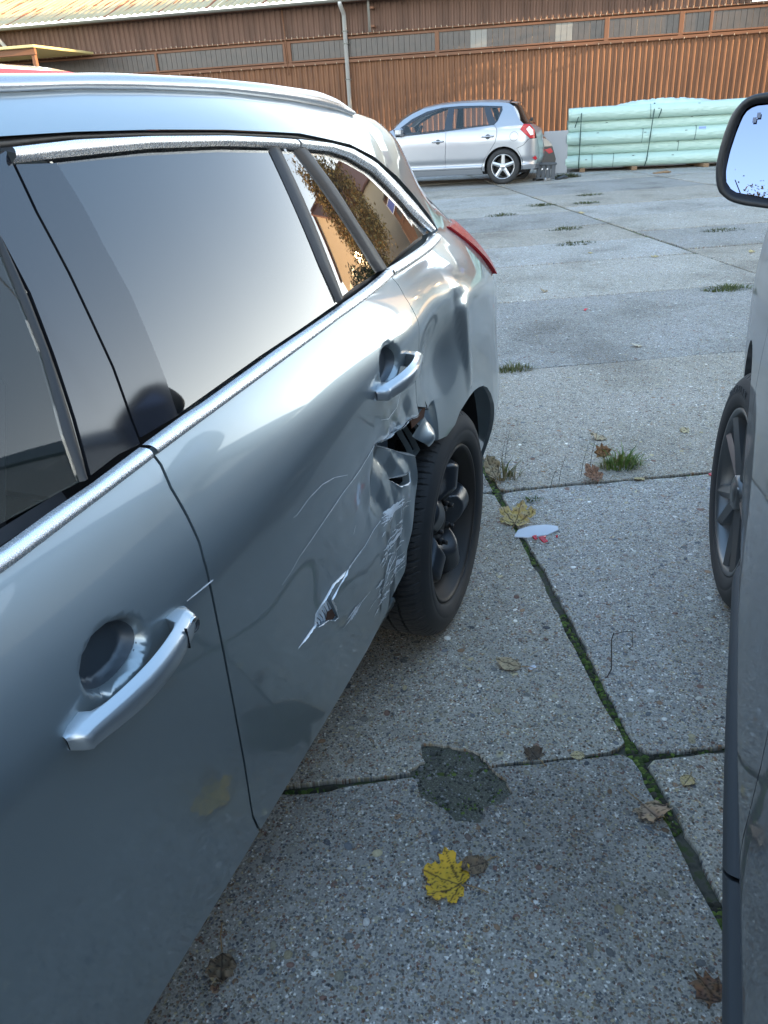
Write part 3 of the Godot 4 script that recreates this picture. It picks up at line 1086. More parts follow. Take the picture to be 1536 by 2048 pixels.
func make_surroundings() -> void:
	var rf := row_frame()
	var wf := wall_frame()
	# a taller hall across the yard on the right, which keeps the low sun off the concrete
	house("storage_hall", "tall grey storage hall across the yard, off to the right", rf * Transform3D(Basis(Vector3.UP, PI / 2), Vector3(31.5, 0, -5.0)), Vector3(26, 5.9, 15), 0.2, M.grey_board)
	house("plastered_house", "plastered house with a gabled roof beyond the right end of the shed", rf * Transform3D(Basis(Vector3.UP, 0.55), Vector3(11.6, 0, -34.0)), Vector3(9, 6.6, 9), 3.2, M.plaster)
	var gold := [lin(0.34, 0.20, 0.05), lin(0.26, 0.15, 0.045), lin(0.40, 0.25, 0.07), lin(0.18, 0.13, 0.05), lin(0.30, 0.24, 0.09)]
	var green := [lin(0.05, 0.07, 0.02), lin(0.07, 0.09, 0.03), lin(0.035, 0.05, 0.02)]
	tree("bronze autumn tree in front of the plastered house", rf * Vector3(6.9, 0, -21.0), 8.0, 1.5, 14000, gold, 3)
	tree("low dark green tree left of the plastered house", rf * Vector3(8.6, 0, -20.0), 3.6, 1.2, 6000, green, 4)
	# behind the camera
	for i in 6:
		tree(["golden bush behind the parked cars, nearest the sun", "golden bush behind the parked cars, second along", "tall golden tree behind the parked cars", "golden bush behind the parked cars, fourth along", "broad golden tree behind the parked cars", "golden bush behind the parked cars, at the far end"][i], rf * Vector3(9.0 - i * 3.4, 0, 17.0 + 1.2 * (i % 3)), [2.9, 3.4, 4.2, 3.2, 3.9, 3.4][i], [2.6, 2.8, 3.0, 2.7, 3.2, 3.0][i], 30000, gold, 20 + i, 0.075)
	# overhead cable
	var c := thing("overhead_cable", "thin overhead cable spanning the yard", "cable")
	for k in 2:
		var pts := []
		for i in 25:
			var u := i / 24.0
			pts.append(rf * Vector3(lerpf(-14, 21, u), lerpf(8.0 + 1.4 * k, 8.8 + k * 0.5, u) - 1.6 * (1 - pow(2 * u - 1, 2)), lerpf(6.0, -15.0 + k * 6, u)))
		obj("wire", tube_mesh(pts, 0.012, 5), M.cable, c)

# ---- the damaged estate -------------------------------------------------------
# Its flank is a surface z = side(x, y): lower body with a rising crease, shoulder, and glasshouse above the belt.
var K_crease := Knots.new("-3.8 .80 -1.5 .845 -1.17 .872 -.84 .908 -.47 .948 -.2 .955 .2 .925 .45 .875 .7 .83 1.1 .80")
var K_belt := Knots.new("-3.8 .93 -1.6 .985 -1.17 1.014 -.65 1.05 -.3 1.066 .2 1.062 .8 1.03 1.1 1.0")
var K_house := Knots.new("-3.8 0 -.9 0 -.6 -.005 -.35 -.025 0 -.060 .2 -.072 .75 -.05 1.1 -.12")
var K_plan := Knots.new("-3.8 -.35 -3.5 -.16 -3.1 -.04 -2.7 -.006 -2.2 0 -1 0 -.3 0 0 0 .2 -.012 .45 -.042 .62 -.072 .75 -.112 .85 -.168 .95 -.255 1.05 -.38")
const ESTATE_MID := -0.90

func smin(a: float, b: float, k: float) -> float:
	var h := clampf(0.5 + 0.5 * (b - a) / k, 0, 1)
	return lerpf(b, a, h) - k * h * (1 - h)

func flank(s: float, h: float) -> float:
	var c := K_crease.at(s)
	var x := (c - h) / 0.5
	var lo := 0.030 - 0.02 * x - 0.022 * pow(maxf(x, 0), 2)
	var y := h - c
	var hi := 0.030 - 0.20 * y - (1.5 * y * y if y > 0 else 0.0)
	var w := clampf(y / (K_belt.at(s) - c), 0, 1.3)
	return smin(lo, hi, 0.006) + K_plan.at(s) + K_house.at(s) * w * w - maxf(0.33 - h, 0) * 0.35 + 0.035 * clampf((s - 0.1) / 0.3, 0, 1) * exp(-pow((h - 0.48) / 0.16, 2))

func drop(s: float) -> float: return 0.035 * pow(maxf(s + 0.9, 0), 2)

func house_side(s: float, h: float) -> float:
	var b := K_belt.at(s)
	var y := maxf(h - b, 0)
	var t0 := flank(s, b) - 0.012 * clampf((0.25 - s) / 0.2, 0, 1)
	var y2 := maxf(h - (1.325 - drop(s)), 0)
	var x := maxf(s - 0.1, 0)
	return t0 - 0.40 * y - 0.30 * y * y - 7 * y2 * y2 - minf(0.3 * x * x, 0.4) * clampf(y / 0.12, 0, 1)

func side(s: float, h: float) -> float:
	return flank(s, h) if h < K_belt.at(s) else house_side(s, h)

func dip(s: float, h: float, cs: float, ch: float, rs: float, rh: float) -> float:
	return exp(-pow((s - cs) / rs, 2) - pow((h - ch) / rh, 2))

func fold(x: float) -> float: return 1.0 - sqrt(pow(2.0 * fposmod(x, 1.0) - 1.0, 2) + 0.02)

func dented(s: float, h: float) -> float:
	var t := flank(s, h) if s < 0.2 and h < K_belt.at(s) + 0.02 else side(s, h)
	if s < -1.4 or h > 1.05: return t
	# quarter panel: a deep hollow under the crease, with a sharp ridge behind it
	var ridge := s - (0.02 + 0.42 * (0.83 - h))      # distance behind the ridge line
	var hollow := dip(s, h, -0.165, 0.85, 0.15, 0.115)
	t -= 0.045 * hollow * clampf(0.5 - ridge / 0.05, 0, 1)
	t += 0.006 * exp(-pow(ridge / 0.022, 2)) * clampf((0.99 - h) / 0.1, 0, 1) * clampf((h - 0.66) / 0.06, 0, 1)
	t -= 0.010 * dip(s, h, -0.03, 0.955, 0.05, 0.022)
	# rear door: pushed in along its lower rear half, and creased towards the tear
	t -= 0.016 * dip(s, h, -0.60, 0.70, 0.17, 0.10) + 0.012 * dip(s, h, -0.42, 0.84, 0.09, 0.06)
	var near := dip(s, h, -0.45, 0.72, 0.16, 0.11)
	t += near * (0.009 * fold(11.0 * s + 4.5 * h) + 0.006 * fold(6.0 * s - 13.0 * h + 0.3) - 0.006)
	var low := dip(s, h, -0.42, 0.50, 0.11, 0.15)
	t += low * (0.010 * fold(9.5 * s - 2.6 * h + 0.1) + 0.005 * fold(17.0 * s + 5.0 * h)) - 0.018 * low
	t -= 0.006 * dip(s, h, -0.90, 0.66, 0.10, 0.10)
	# below the tear the skin is driven inwards, and leans back to the sky
	if h < 0.808 - 0.1485 * (s + 0.614) - 0.004 and s > -0.64 and s < -0.20:
		t -= 0.062 * smoothstep(0.595, 0.80, h) * smoothstep(-0.615, -0.555, s)
	# handle recesses
	return t

func recessed(s: float, h: float) -> float:
	var t := dented(s, h)
	t -= 0.030 * cup(s, h, -1.349, 0.871, 0.046, 0.031) + 0.026 * cup(s, h, -0.533, 0.935, 0.050, 0.036)
	return t

func cup(s: float, h: float, cs: float, ch: float, rs: float, rh: float) -> float:
	var d := sqrt(pow((s - cs) / rs, 2) + pow((h - ch) / rh, 2))
	return clampf((1.15 - d) / 0.4, 0, 1) * clampf((1.15 - d) / 0.4, 0, 1) * (3 - 2 * clampf((1.15 - d) / 0.4, 0, 1))

func arch(cx: float, cy: float, r: float) -> PackedVector2Array:
	var a := circle(Vector2(cx, cy), r, 48)
	return a

func make_estate() -> void:
	var car := thing("estate_car", "grey blue estate car with a torn, scratched rear door and a black steel rear wheel", "car", car_frame())
	var paint_m: Material = M.estate_paint
	# ---- left flank
	var gap1 := P("-1.166 1.017 -1.165 1.003 -1.172 0.978 -1.173 0.9432 -1.175 0.9094 -1.18 0.8893 -1.182 0.8574 -1.176 0.7883 -1.168 0.7049 -1.158 0.6102 -1.146 0.5125 -1.136 0.4268 -1.13 0.3895 -1.115 0.345 -1.105 0.325")
	var door_edge := P("-0.35 1.068 -0.3475 1.045 -0.3565 1.025 -0.354 0.9986 -0.3491 0.9716 -0.353 0.9441 -0.3443 0.8998 -0.3332 0.8328 -0.33 0.7838")
	# front door
	var fd := PackedVector2Array()
	fd.append_array(P("-2.28 0.325 -2.30 0.60 -2.27 0.90 -2.20 0.965 -1.80 0.985"))
	fd.append_array(P("-1.6 0.988 -1.4 0.9994 -1.25 1.011"))
	fd.append_array(gap1)
	var fdoor := obj("front_door", panel(shrink(fd, 0.0022), [circle(Vector2(-1.349, 0.871), 0.044, 40, 0.66)], recessed, 0.006, 0, 0.018), paint_m, car)
	# rear door: upper edge, rear edge down to the tear, then the rear edge by the wheel and the sill
	var rd := PackedVector2Array()
	var g2 := gap1.duplicate()
	g2.reverse()
	rd.append_array(g2)
	rd.append_array(P("-1 1.029 -0.8 1.043 -0.65 1.053 -0.5 1.062 -0.4 1.066"))
	rd.append_array(door_edge)
	rd.append_array(P("-0.331 0.77 -0.325 0.70 -0.319 0.655 -0.334 0.596 -0.340 0.50 -0.362 0.44 -0.358 0.40 -0.40 0.372 -0.45 0.36 -0.52 0.345 -0.62 0.332 -0.80 0.328 -1.0 0.328"))
	var tear := P("-0.614 0.8082 -0.5939 0.8068 -0.5415 0.7935 -0.5154 0.7879 -0.4828 0.7869 -0.4519 0.7838 -0.4135 0.7792 -0.3871 0.7772 -0.3385 0.7673 -0.3 0.768 -0.28 0.66 -0.319 0.6606 -0.4643 0.7423 -0.5181 0.7826 -0.5555 0.7924")
	var hole := P("-0.4594 0.666 -0.366 0.6441 -0.3725 0.6211 -0.4292 0.6353")
	var slit := P("-0.8163 0.6268 -0.8487 0.6183 -0.8862 0.6111 -0.8947 0.5931 -0.8827 0.5804 -0.8402 0.5667 -0.8154 0.5483 -0.7968 0.5433 -0.8067 0.5657 -0.8251 0.6007")
	var rdoor := obj("rear_door", panel(shrink(rd, 0.0022), [tear, hole, slit, circle(Vector2(-0.533, 0.935), 0.049, 40, 0.68)], recessed, 0.007, 0, 0.016), paint_m, car)
	# quarter panel with the rear pillar and the rail over the windows, one pressing
	var q := PackedVector2Array()
	q.append_array(P("-2.35 1.30 -2.0 1.345 -1.6 1.355"))
	q.append_array(P("-1.09 1.354 -0.976 1.354 -0.8378 1.351 -0.6665 1.344 -0.42 1.329 -0.1801 1.299 -0.04889 1.268 0.0795 1.216 0.1658 1.162 0.2337 1.105 0.254 1.067"))
	q.append_array(P("0.17 1.066 0.10 1.064 -0.2 1.066"))
	q.append_array(door_edge)
	q.append_array(P("-0.33 0.7838 -0.258 0.756 -0.252 0.73 -0.2259 0.6598 -0.1202 0.6335 -0.05062 0.6379 -0.01058 0.6587 0.08887 0.6661"))
	q.append_array(P("0.15 0.663 0.21 0.652 0.27 0.637 0.328 0.612 0.37 0.58 0.40 0.54 0.425 0.49 0.44 0.43 0.447 0.36 0.447 0.26 0.86 0.25 0.93 0.32 0.95 0.60"))
	q.append_array(P("0.95 0.86 0.93 1.03 0.84 1.10 0.72 1.17 0.58 1.24"))
	var rail := P("-1.015 1.401 -0.8837 1.405 -0.7305 1.404 -0.5339 1.399 -0.3053 1.386 -0.03717 1.365 0.1189 1.355")
	rail.reverse()
	q.append_array(P("0.42 1.285 0.34 1.32 0.20 1.345"))
	q.append_array(rail)
	q.append_array(P("-1.3 1.402 -1.7 1.398 -2.05 1.385"))
	obj("quarter_panel", panel(q, [], func(s, h): return dented(s, h), 0.011, 0, 0.012), paint_m, car)
	# front wing and everything ahead of the front door
	var wing := P("-2.285 0.325 -2.305 0.60 -2.275 0.90 -2.20 0.968 -2.20 0.985 -2.6 0.965 -3.0 0.92 -3.4 0.83 -3.66 0.70 -3.72 0.55 -3.70 0.30 -3.6 0.22 -3.05 0.24 -2.4 0.25")
	obj("front_wing", panel(wing, [arch(-2.737, 0.33, 0.365)], side, 0.03, 0, 0.02), paint_m, car)
	obj("sill", panel(P("-2.40 0.215 -2.38 0.325 -1.6 0.332 -0.62 0.328 -0.44 0.352 -0.40 0.30 -0.42 0.215"), [], func(s, h): return side(s, h) - 0.004, 0.03, 0, 0.05), paint_m, car)
	# dark body behind the gaps
	obj("inner_shell", panel(P("-2.3 0.24 -2.3 0.97 -1.2 1.0 -0.62 1.03 -0.60 0.86 -0.72 0.80 -0.78 0.70 -0.97 0.68 -0.97 0.50 -0.62 0.45 -0.5 0.32 -0.6 0.24"), [], func(s, h): return side(s, h) - 0.045, 0.03, 0, 0.0), M.dark_gap, car)
	obj("inner_shell", panel(P("-0.62 0.86 -0.62 1.03 -0.34 1.05 -0.30 0.93 -0.30 0.83 -0.5 0.83"), [], func(s, h): return side(s, h) - 0.07, 0.03, 0, 0.0), M.dark_gap, car)
	# ---- mouldings and glass
	var trim: Material = M.trim_metal
	obj("belt_moulding", band(P("-2.15 1.0 -1.75 1.012 -1.388 1.013 -1.317 1.018 -1.26 1.021 -1.177 1.028"), P("-2.15 0.972 -1.75 0.988 -1.4 0.9964 -1.334 1.001 -1.174 1.013"), flank, 60, 10, 0.007, 0.005), trim, fdoor)
	obj("belt_moulding", band(P("-1.171 1.029 -1.093 1.035 -1.05 1.037 -0.8509 1.052 -0.6031 1.066 -0.3464 1.074"), P("-1.164 1.014 -0.6561 1.049 -0.358 1.061"), flank, 60, 10, 0.007, 0.005), trim, rdoor)
	obj("belt_moulding", band(P("-0.345 1.075 0.1777 1.066"), P("-0.338 1.062 0.1853 1.054"), flank, 40, 10, 0.007, 0.005), trim, car)
	obj("window_moulding", band(P("-1.094 1.342 -0.9877 1.345 -0.8509 1.342 -0.6789 1.335 -0.475 1.321"), P("-1.103 1.326 -1.036 1.327 -0.8682 1.328 -0.6959 1.322 -0.5334 1.311 -0.465 1.305"), house_side, 60, 5, 0.008, 0.002), trim, rdoor)
	obj("window_moulding", band(P("-0.466 1.321 -0.3179 1.307 -0.1979 1.291 -0.07399 1.257 0.04197 1.2 0.1256 1.147 0.207 1.08"), P("-0.456 1.305 -0.3113 1.292 -0.2268 1.276 -0.1114 1.24 -0.01125 1.18 0.07496 1.125 0.1817 1.071"), house_side, 60, 5, 0.008, 0.002), trim, car)
	obj("window_moulding", band(P("-2.05 1.31 -1.6 1.345 -1.124 1.343"), P("-2.05 1.293 -1.6 1.329 -1.13 1.328"), house_side, 50, 5, 0.008, 0.002), trim, fdoor)
	obj("drip_seal", band(P("-2.0 1.349 -1.6 1.358 -1.09 1.354 -0.976 1.354 -0.8378 1.351 -0.6665 1.344 -0.42 1.329 -0.1801 1.299 -0.04889 1.268 0.0795 1.216 0.1658 1.162 0.2337 1.105 0.254 1.067"), P("-2.0 1.335 -1.6 1.347 -1.094 1.342 -0.9877 1.345 -0.8509 1.342 -0.6789 1.335 -0.4311 1.32 -0.3179 1.307 -0.1979 1.291 -0.07399 1.257 0.04197 1.2 0.1256 1.147 0.207 1.08"), func(s, h): return house_side(s, h) - 0.014, 80, 3, 0.002), M.rubber_seal, car)
	var glass_at := func(s: float, h: float) -> float: return house_side(s, h) - 0.008
	obj("window_seal", panel(P("-1.039 1.324 -1.041 1.272 -1.047 1.23 -1.051 1.174 -1.063 1.116 -1.072 1.075 -1.084 1.031 -0.9 1.04 -0.35 1.06 0.12 1.066 0.15 1.085 0.207 1.08 0.1256 1.147 0.04197 1.2 -0.07399 1.257 -0.1979 1.291 -0.3179 1.307 -0.4311 1.32 -0.6789 1.335 -0.8509 1.342 -0.9877 1.345 -1.094 1.342"), [], func(s, h): return house_side(s, h) - 0.016, 0.02, 0, 0.0), M.rubber_seal, car)
	obj("window", panel(P("-1.039 1.324 -1.041 1.272 -1.047 1.23 -1.051 1.174 -1.063 1.116 -1.072 1.075 -1.084 1.031 -1.041 1.029 -0.8388 1.044 -0.5877 1.059 -0.5964 1.065 -0.5973 1.128 -0.5802 1.231 -0.5645 1.312 -0.6959 1.322 -0.8682 1.328"), [], glass_at, 0.018, 0, 0.004), M.tinted_glass, rdoor)
	obj("window", panel(P("-0.5243 1.31 -0.5366 1.226 -0.5582 1.125 -0.5707 1.068 -0.5 1.072 -0.361 1.072 -0.3753 1.095 -0.4055 1.171 -0.4343 1.235 -0.4708 1.303"), [], glass_at, 0.018, 0, 0.004), M.tinted_glass, rdoor)
	obj("window", panel(P("-0.4222 1.304 -0.3803 1.229 -0.3577 1.165 -0.3211 1.103 -0.305 1.069 -0.15 1.077 0 1.078 0.1817 1.071 0.07496 1.125 -0.01125 1.18 -0.1114 1.24 -0.2268 1.276 -0.3113 1.292"), [], glass_at, 0.018, 0, 0.004), M.tinted_glass, car)
	obj("window_bar", band(P("-0.5645 1.312 -0.5802 1.231 -0.5973 1.128 -0.5964 1.065"), P("-0.5243 1.31 -0.5366 1.226 -0.5582 1.125 -0.5707 1.068"), house_side, 30, 4, 0.003, -0.003), M.black_plastic, rdoor)
	obj("window_bar", band(P("-0.4708 1.303 -0.4343 1.235 -0.4055 1.171 -0.3753 1.095 -0.361 1.072"), P("-0.4222 1.304 -0.3803 1.229 -0.3577 1.165 -0.3211 1.103 -0.305 1.069"), house_side, 30, 5, 0.006, -0.004), M.black_plastic, car)
	obj("pillar_cover", panel(shrink(P("-1.189 1.203 -1.207 1.143 -1.229 1.078 -1.251 1.021 -1.2 1.026 -1.162 1.024 -1.156 1.055 -1.141 1.109 -1.134 1.151 -1.123 1.211 -1.114 1.276 -1.102 1.324 -1.096 1.342 -1.15 1.328 -1.17 1.328"), 0.002), [], func(s, h): return house_side(s, h) - 0.001, 0.02, 0, 0.012), M.gloss_black, fdoor)
	obj("pillar_cover", panel(shrink(P("-1.102 1.324 -1.114 1.276 -1.123 1.211 -1.134 1.151 -1.141 1.109 -1.156 1.055 -1.162 1.024 -1.16 1.03 -1.084 1.031 -1.072 1.075 -1.063 1.116 -1.051 1.174 -1.047 1.23 -1.041 1.272 -1.039 1.324 -1.1 1.327"), 0.002), [], func(s, h): return house_side(s, h) - 0.001, 0.02, 0, 0.012), M.gloss_black, rdoor)
	obj("window_seal", band(P("-1.155 1.328 -1.181 1.26 -1.198 1.204 -1.214 1.147 -1.247 1.067 -1.26 1.02"), P("-1.162 1.328 -1.189 1.203 -1.207 1.143 -1.229 1.078 -1.251 1.021"), house_side, 30, 4, 0.003, -0.004), M.rubber_seal, fdoor)
	obj("window", panel(P("-2.25 1.0 -1.9 1.025 -1.6 1.03 -1.26 1.02 -1.247 1.067 -1.214 1.147 -1.198 1.204 -1.181 1.26 -1.16 1.33 -1.62 1.33 -1.95 1.298"), [], glass_at, 0.03, 0, 0.004), M.clear_glass, fdoor)
	# the quarter glass frame in front of it all
	# ---- roof, rails, tail
	var roof_edge := []
	for p in P("-2.05 1.385 -1.7 1.398 -1.3 1.402 -1.0 1.402 -0.75 1.402 -0.55 1.397 -0.35 1.385 -0.1 1.366 0.05 1.355 0.20 1.345 0.34 1.32"): roof_edge.append(Vector3(p.x, p.y, house_side(p.x, p.y) + 0.001))
	obj("roof", loft(roof_edge, ESTATE_MID, Vector3(0, 0.035, 0), 16, 1.0, 2.4), paint_m, car)
	for k in [0, 1]:
		var ra := begin()
		rail_shape(ra, resample(P("-2.0 1.392 -1.5 1.400 -1.015 1.401 -0.8837 1.405 -0.7305 1.404 -0.5339 1.399 -0.3053 1.386 -0.03717 1.365 0.04 1.352"), 50), resample(P("-1.98 1.402 -1.5 1.416 -0.9732 1.421 -0.7862 1.425 -0.5756 1.422 -0.3668 1.414 -0.1278 1.402 -0.02 1.388 0.06 1.362"), 50), NAN if k == 0 else ESTATE_MID)
		obj("roof_rail", finish(ra), M.silver_plastic, car)
	var tail := []
	for p in P("0.34 1.32 0.42 1.285 0.58 1.24 0.72 1.17 0.84 1.10 0.93 1.03 0.95 0.86"): tail.append(Vector3(p.x, p.y, side(p.x, p.y) - 0.001))
	obj("tailgate", loft(tail, ESTATE_MID, Vector3(0.14, 0, 0), 18, 1.0, 2.2), paint_m, car)
	var sp := []
	for p in P("0.20 1.352 0.34 1.33 0.36 1.31"): sp.append(Vector3(p.x, p.y, side(p.x, p.y) - 0.05))
	obj("spoiler", loft(sp, ESTATE_MID, Vector3(0.35, 0.05, 0), 16, 1.0, 3.0), paint_m, car)
	var bump := []
	for p in P("0.95 0.86 0.95 0.60 0.93 0.32 0.86 0.25"): bump.append(Vector3(p.x, p.y, side(p.x, p.y) - 0.001))
	obj("rear_bumper", loft(bump, ESTATE_MID, Vector3(0.20, 0, 0), 18, 1.0, 3.0), paint_m, car)
	var lamp := P("0.41 1.055 0.48 0.97 0.57 0.895 0.93 0.89 0.93 1.02")
	obj("tail_lamp", panel(lamp, [], func(s, h): return side(s, h) + 0.013, 0.012, 0, 0.05), M.lamp_red_solid, car)
	obj("tail_lamp", panel(lamp, [], func(s, h): return side(s, h) + 0.006, 0.03, 0, 0.03, ESTATE_MID), M.lamp_red_solid, car)
	# ---- front, bonnet, windscreen
	var hood := []
	for p in P("-2.20 0.985 -2.6 0.965 -3.0 0.92 -3.4 0.83 -3.66 0.70"): hood.append(Vector3(p.x, p.y, side(p.x, p.y)))
	obj("bonnet", loft(hood, ESTATE_MID, Vector3(0, 0.06, 0), 12), paint_m, car)
	var nose := []
	for p in P("-3.66 0.70 -3.72 0.55 -3.70 0.30 -3.6 0.22"): nose.append(Vector3(p.x, p.y, side(p.x, p.y)))
	obj("front_bumper", loft(nose, ESTATE_MID, Vector3(-0.22, 0, 0), 12), paint_m, car)
	var ws := []
	for p in P("-2.0 1.37 -2.2 1.28 -2.45 1.10 -2.58 1.0"): ws.append(Vector3(p.x - 0.02, p.y, house_side(p.x, p.y) - 0.05))
	obj("windscreen", loft(ws, ESTATE_MID, Vector3(-0.22, 0.02, 0), 12), M.clear_glass, car)
	obj("floor_pan", box(Vector3(4.0, 0.06, 1.5), 0.01, Vector3(-1.75, 0.27, ESTATE_MID)), M.dark_gap, car)
	# ---- far side
	var far := fd.duplicate()
	obj("far_flank", panel(P("-3.66 0.70 -3.72 0.55 -3.70 0.30 -3.6 0.22 0.86 0.25 0.93 0.32 0.95 0.60 0.95 0.86 0.93 1.03 0.2 1.062 -0.3 1.066 -1.17 1.014 -2.2 0.985 -2.6 0.965 -3.0 0.92 -3.4 0.83"), [arch(-2.737, 0.33, 0.365), arch(0, 0.33, 0.365)], side, 0.04, 0, 0.02, ESTATE_MID), paint_m, car)
	obj("far_rail", panel(P("-2.2 1.26 -1.9 1.325 -1.0 1.34 -0.5 1.325 -0.1 1.24 0.2 1.062 0.93 1.03 0.84 1.10 0.58 1.24 0.42 1.285 0.2 1.345 -0.35 1.385 -1.0 1.402 -2.05 1.385"), [], side, 0.04, 0, 0.02, ESTATE_MID), paint_m, car)
	for w in ["-2.25 1.0 -1.22 1.03 -1.2 1.332 -1.9 1.318 -2.2 1.25", "-1.16 1.03 -0.36 1.075 -0.5 1.315 -1.12 1.332", "-0.32 1.075 0.12 1.072 -0.1 1.22 -0.42 1.305"]:
		obj("window", panel(P(w), [], glass_at, 0.04, 0, 0.004, ESTATE_MID), M.clear_glass, car)
	obj("pillar_cover", panel(P("-1.26 1.02 -1.12 1.03 -1.08 1.34 -1.24 1.34"), [], func(s, h): return house_side(s, h) - 0.012, 0.04, 0, 0.02, ESTATE_MID), M.gloss_black, car)
	# ---- cabin
	var trim_in := func(s: float, h: float) -> float: return side(s, h) - 0.07
	obj("door_lining", panel(P("-2.2 0.35 -2.2 0.97 -1.25 1.0 -1.25 0.35"), [], trim_in, 0.05, 0, 0.0), M.cloth, car)
	obj("door_lining", panel(P("-2.2 0.35 -2.2 0.97 0.3 1.03 0.3 0.4"), [], trim_in, 0.05, 0, 0.0, ESTATE_MID), M.cloth, car)
	for z in [-0.52, -1.28]:
		var st := begin()
		bx(st, Vector3(0.50, 0.16, 0.50), Transform3D(Basis(), Vector3(-1.62, 0.50, z)), 0.05)
		bx(st, Vector3(0.14, 0.62, 0.48), Transform3D(Basis(Vector3.BACK, -0.35), Vector3(-1.25, 0.82, z)), 0.05)
		bx(st, Vector3(0.10, 0.20, 0.26), Transform3D(Basis(Vector3.BACK, -0.25), Vector3(-1.10, 1.20, z)), 0.04)
		obj("seat", finish(st, false), M.cloth, car)
	obj("rear_seat", box(Vector3(0.2, 0.65, 1.3), 0.06, Vector3(-0.30, 0.75, ESTATE_MID)), M.cloth, car)
	obj("dashboard", box(Vector3(0.45, 0.32, 1.45), 0.08, Vector3(-2.32, 0.86, ESTATE_MID)), M.cloth, car)
	var wheel := TorusMesh.new()
	wheel.inner_radius = 0.165; wheel.outer_radius = 0.195; wheel.rings = 40; wheel.ring_segments = 10
	var swh := obj("steering_wheel", wheel, M.black_plastic, car)
	swh.transform = Transform3D(Basis(Vector3.BACK, 1.1), Vector3(-2.0, 0.93, -0.52))
	# ---- handles
	door_handle(fdoor, P("-1.442 0.838 -1.236 0.852"), 0.0, true, recessed)
	door_handle(rdoor, P("-0.618 0.906 -0.415 0.922"), 0.35, false, recessed)
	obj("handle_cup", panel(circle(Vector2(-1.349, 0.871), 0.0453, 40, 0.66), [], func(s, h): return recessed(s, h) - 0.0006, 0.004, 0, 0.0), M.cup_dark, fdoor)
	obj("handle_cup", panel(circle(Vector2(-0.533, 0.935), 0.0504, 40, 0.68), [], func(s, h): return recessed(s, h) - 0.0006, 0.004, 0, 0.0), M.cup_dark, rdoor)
	# ---- wheels
	var rearw := steel_wheel(car)
	rearw.position = Vector3(0, 0.3215, -0.004)
	var fw := steel_wheel(car)
	fw.position = Vector3(-2.737, 0.3215, -0.004)
	for x in [0.0, -2.737]:
		var ow := steel_wheel(car)
		ow.transform = Transform3D(Basis(Vector3.UP, PI), Vector3(x, 0.3215, 2 * ESTATE_MID))
	for x in [0.0, -2.737]:
		for z in [-0.02, -1.55]:
			arch_liner(car, 0.46, 0.24, Transform3D(Basis(Vector3.UP, 0.0 if z > -1 else PI), Vector3(x, 0.335, -0.06 if z > -1 else 2 * ESTATE_MID + 0.06)))
	damage(car, rdoor, fdoor)

func rail_shape(st: SurfaceTool, lo: PackedVector2Array, hi: PackedVector2Array, mirror: float) -> void:
	st.set_smooth_group(0)
	var rows := []
	for i in lo.size():
		var a := Vector3(lo[i].x, lo[i].y, house_side(lo[i].x, lo[i].y) + 0.003)
		var top := Vector3(hi[i].x, hi[i].y, a.z - 0.008)
		var w := 0.030 * smoothstep(0.0, 0.08, float(i) / lo.size()) * smoothstep(1.0, 0.93, float(i) / lo.size()) + 0.004
		var ring := [a, a.lerp(top, 0.4) + Vector3(0, 0, 0.007), a.lerp(top, 0.8) + Vector3(0, 0, 0.004), top + Vector3(0, 0, -0.004), top + Vector3(0, 0.002, -w * 0.6), top + Vector3(0, -0.006, -w), a + Vector3(0, 0, -w)]
		if not is_nan(mirror):
			for k in ring.size(): ring[k].z = 2 * mirror - ring[k].z
		rows.append(ring)
	for i in rows.size() - 1:
		for k in 7:
			quad(st, rows[i][k], rows[i + 1][k], rows[i + 1][(k + 1) % 7], rows[i][(k + 1) % 7])

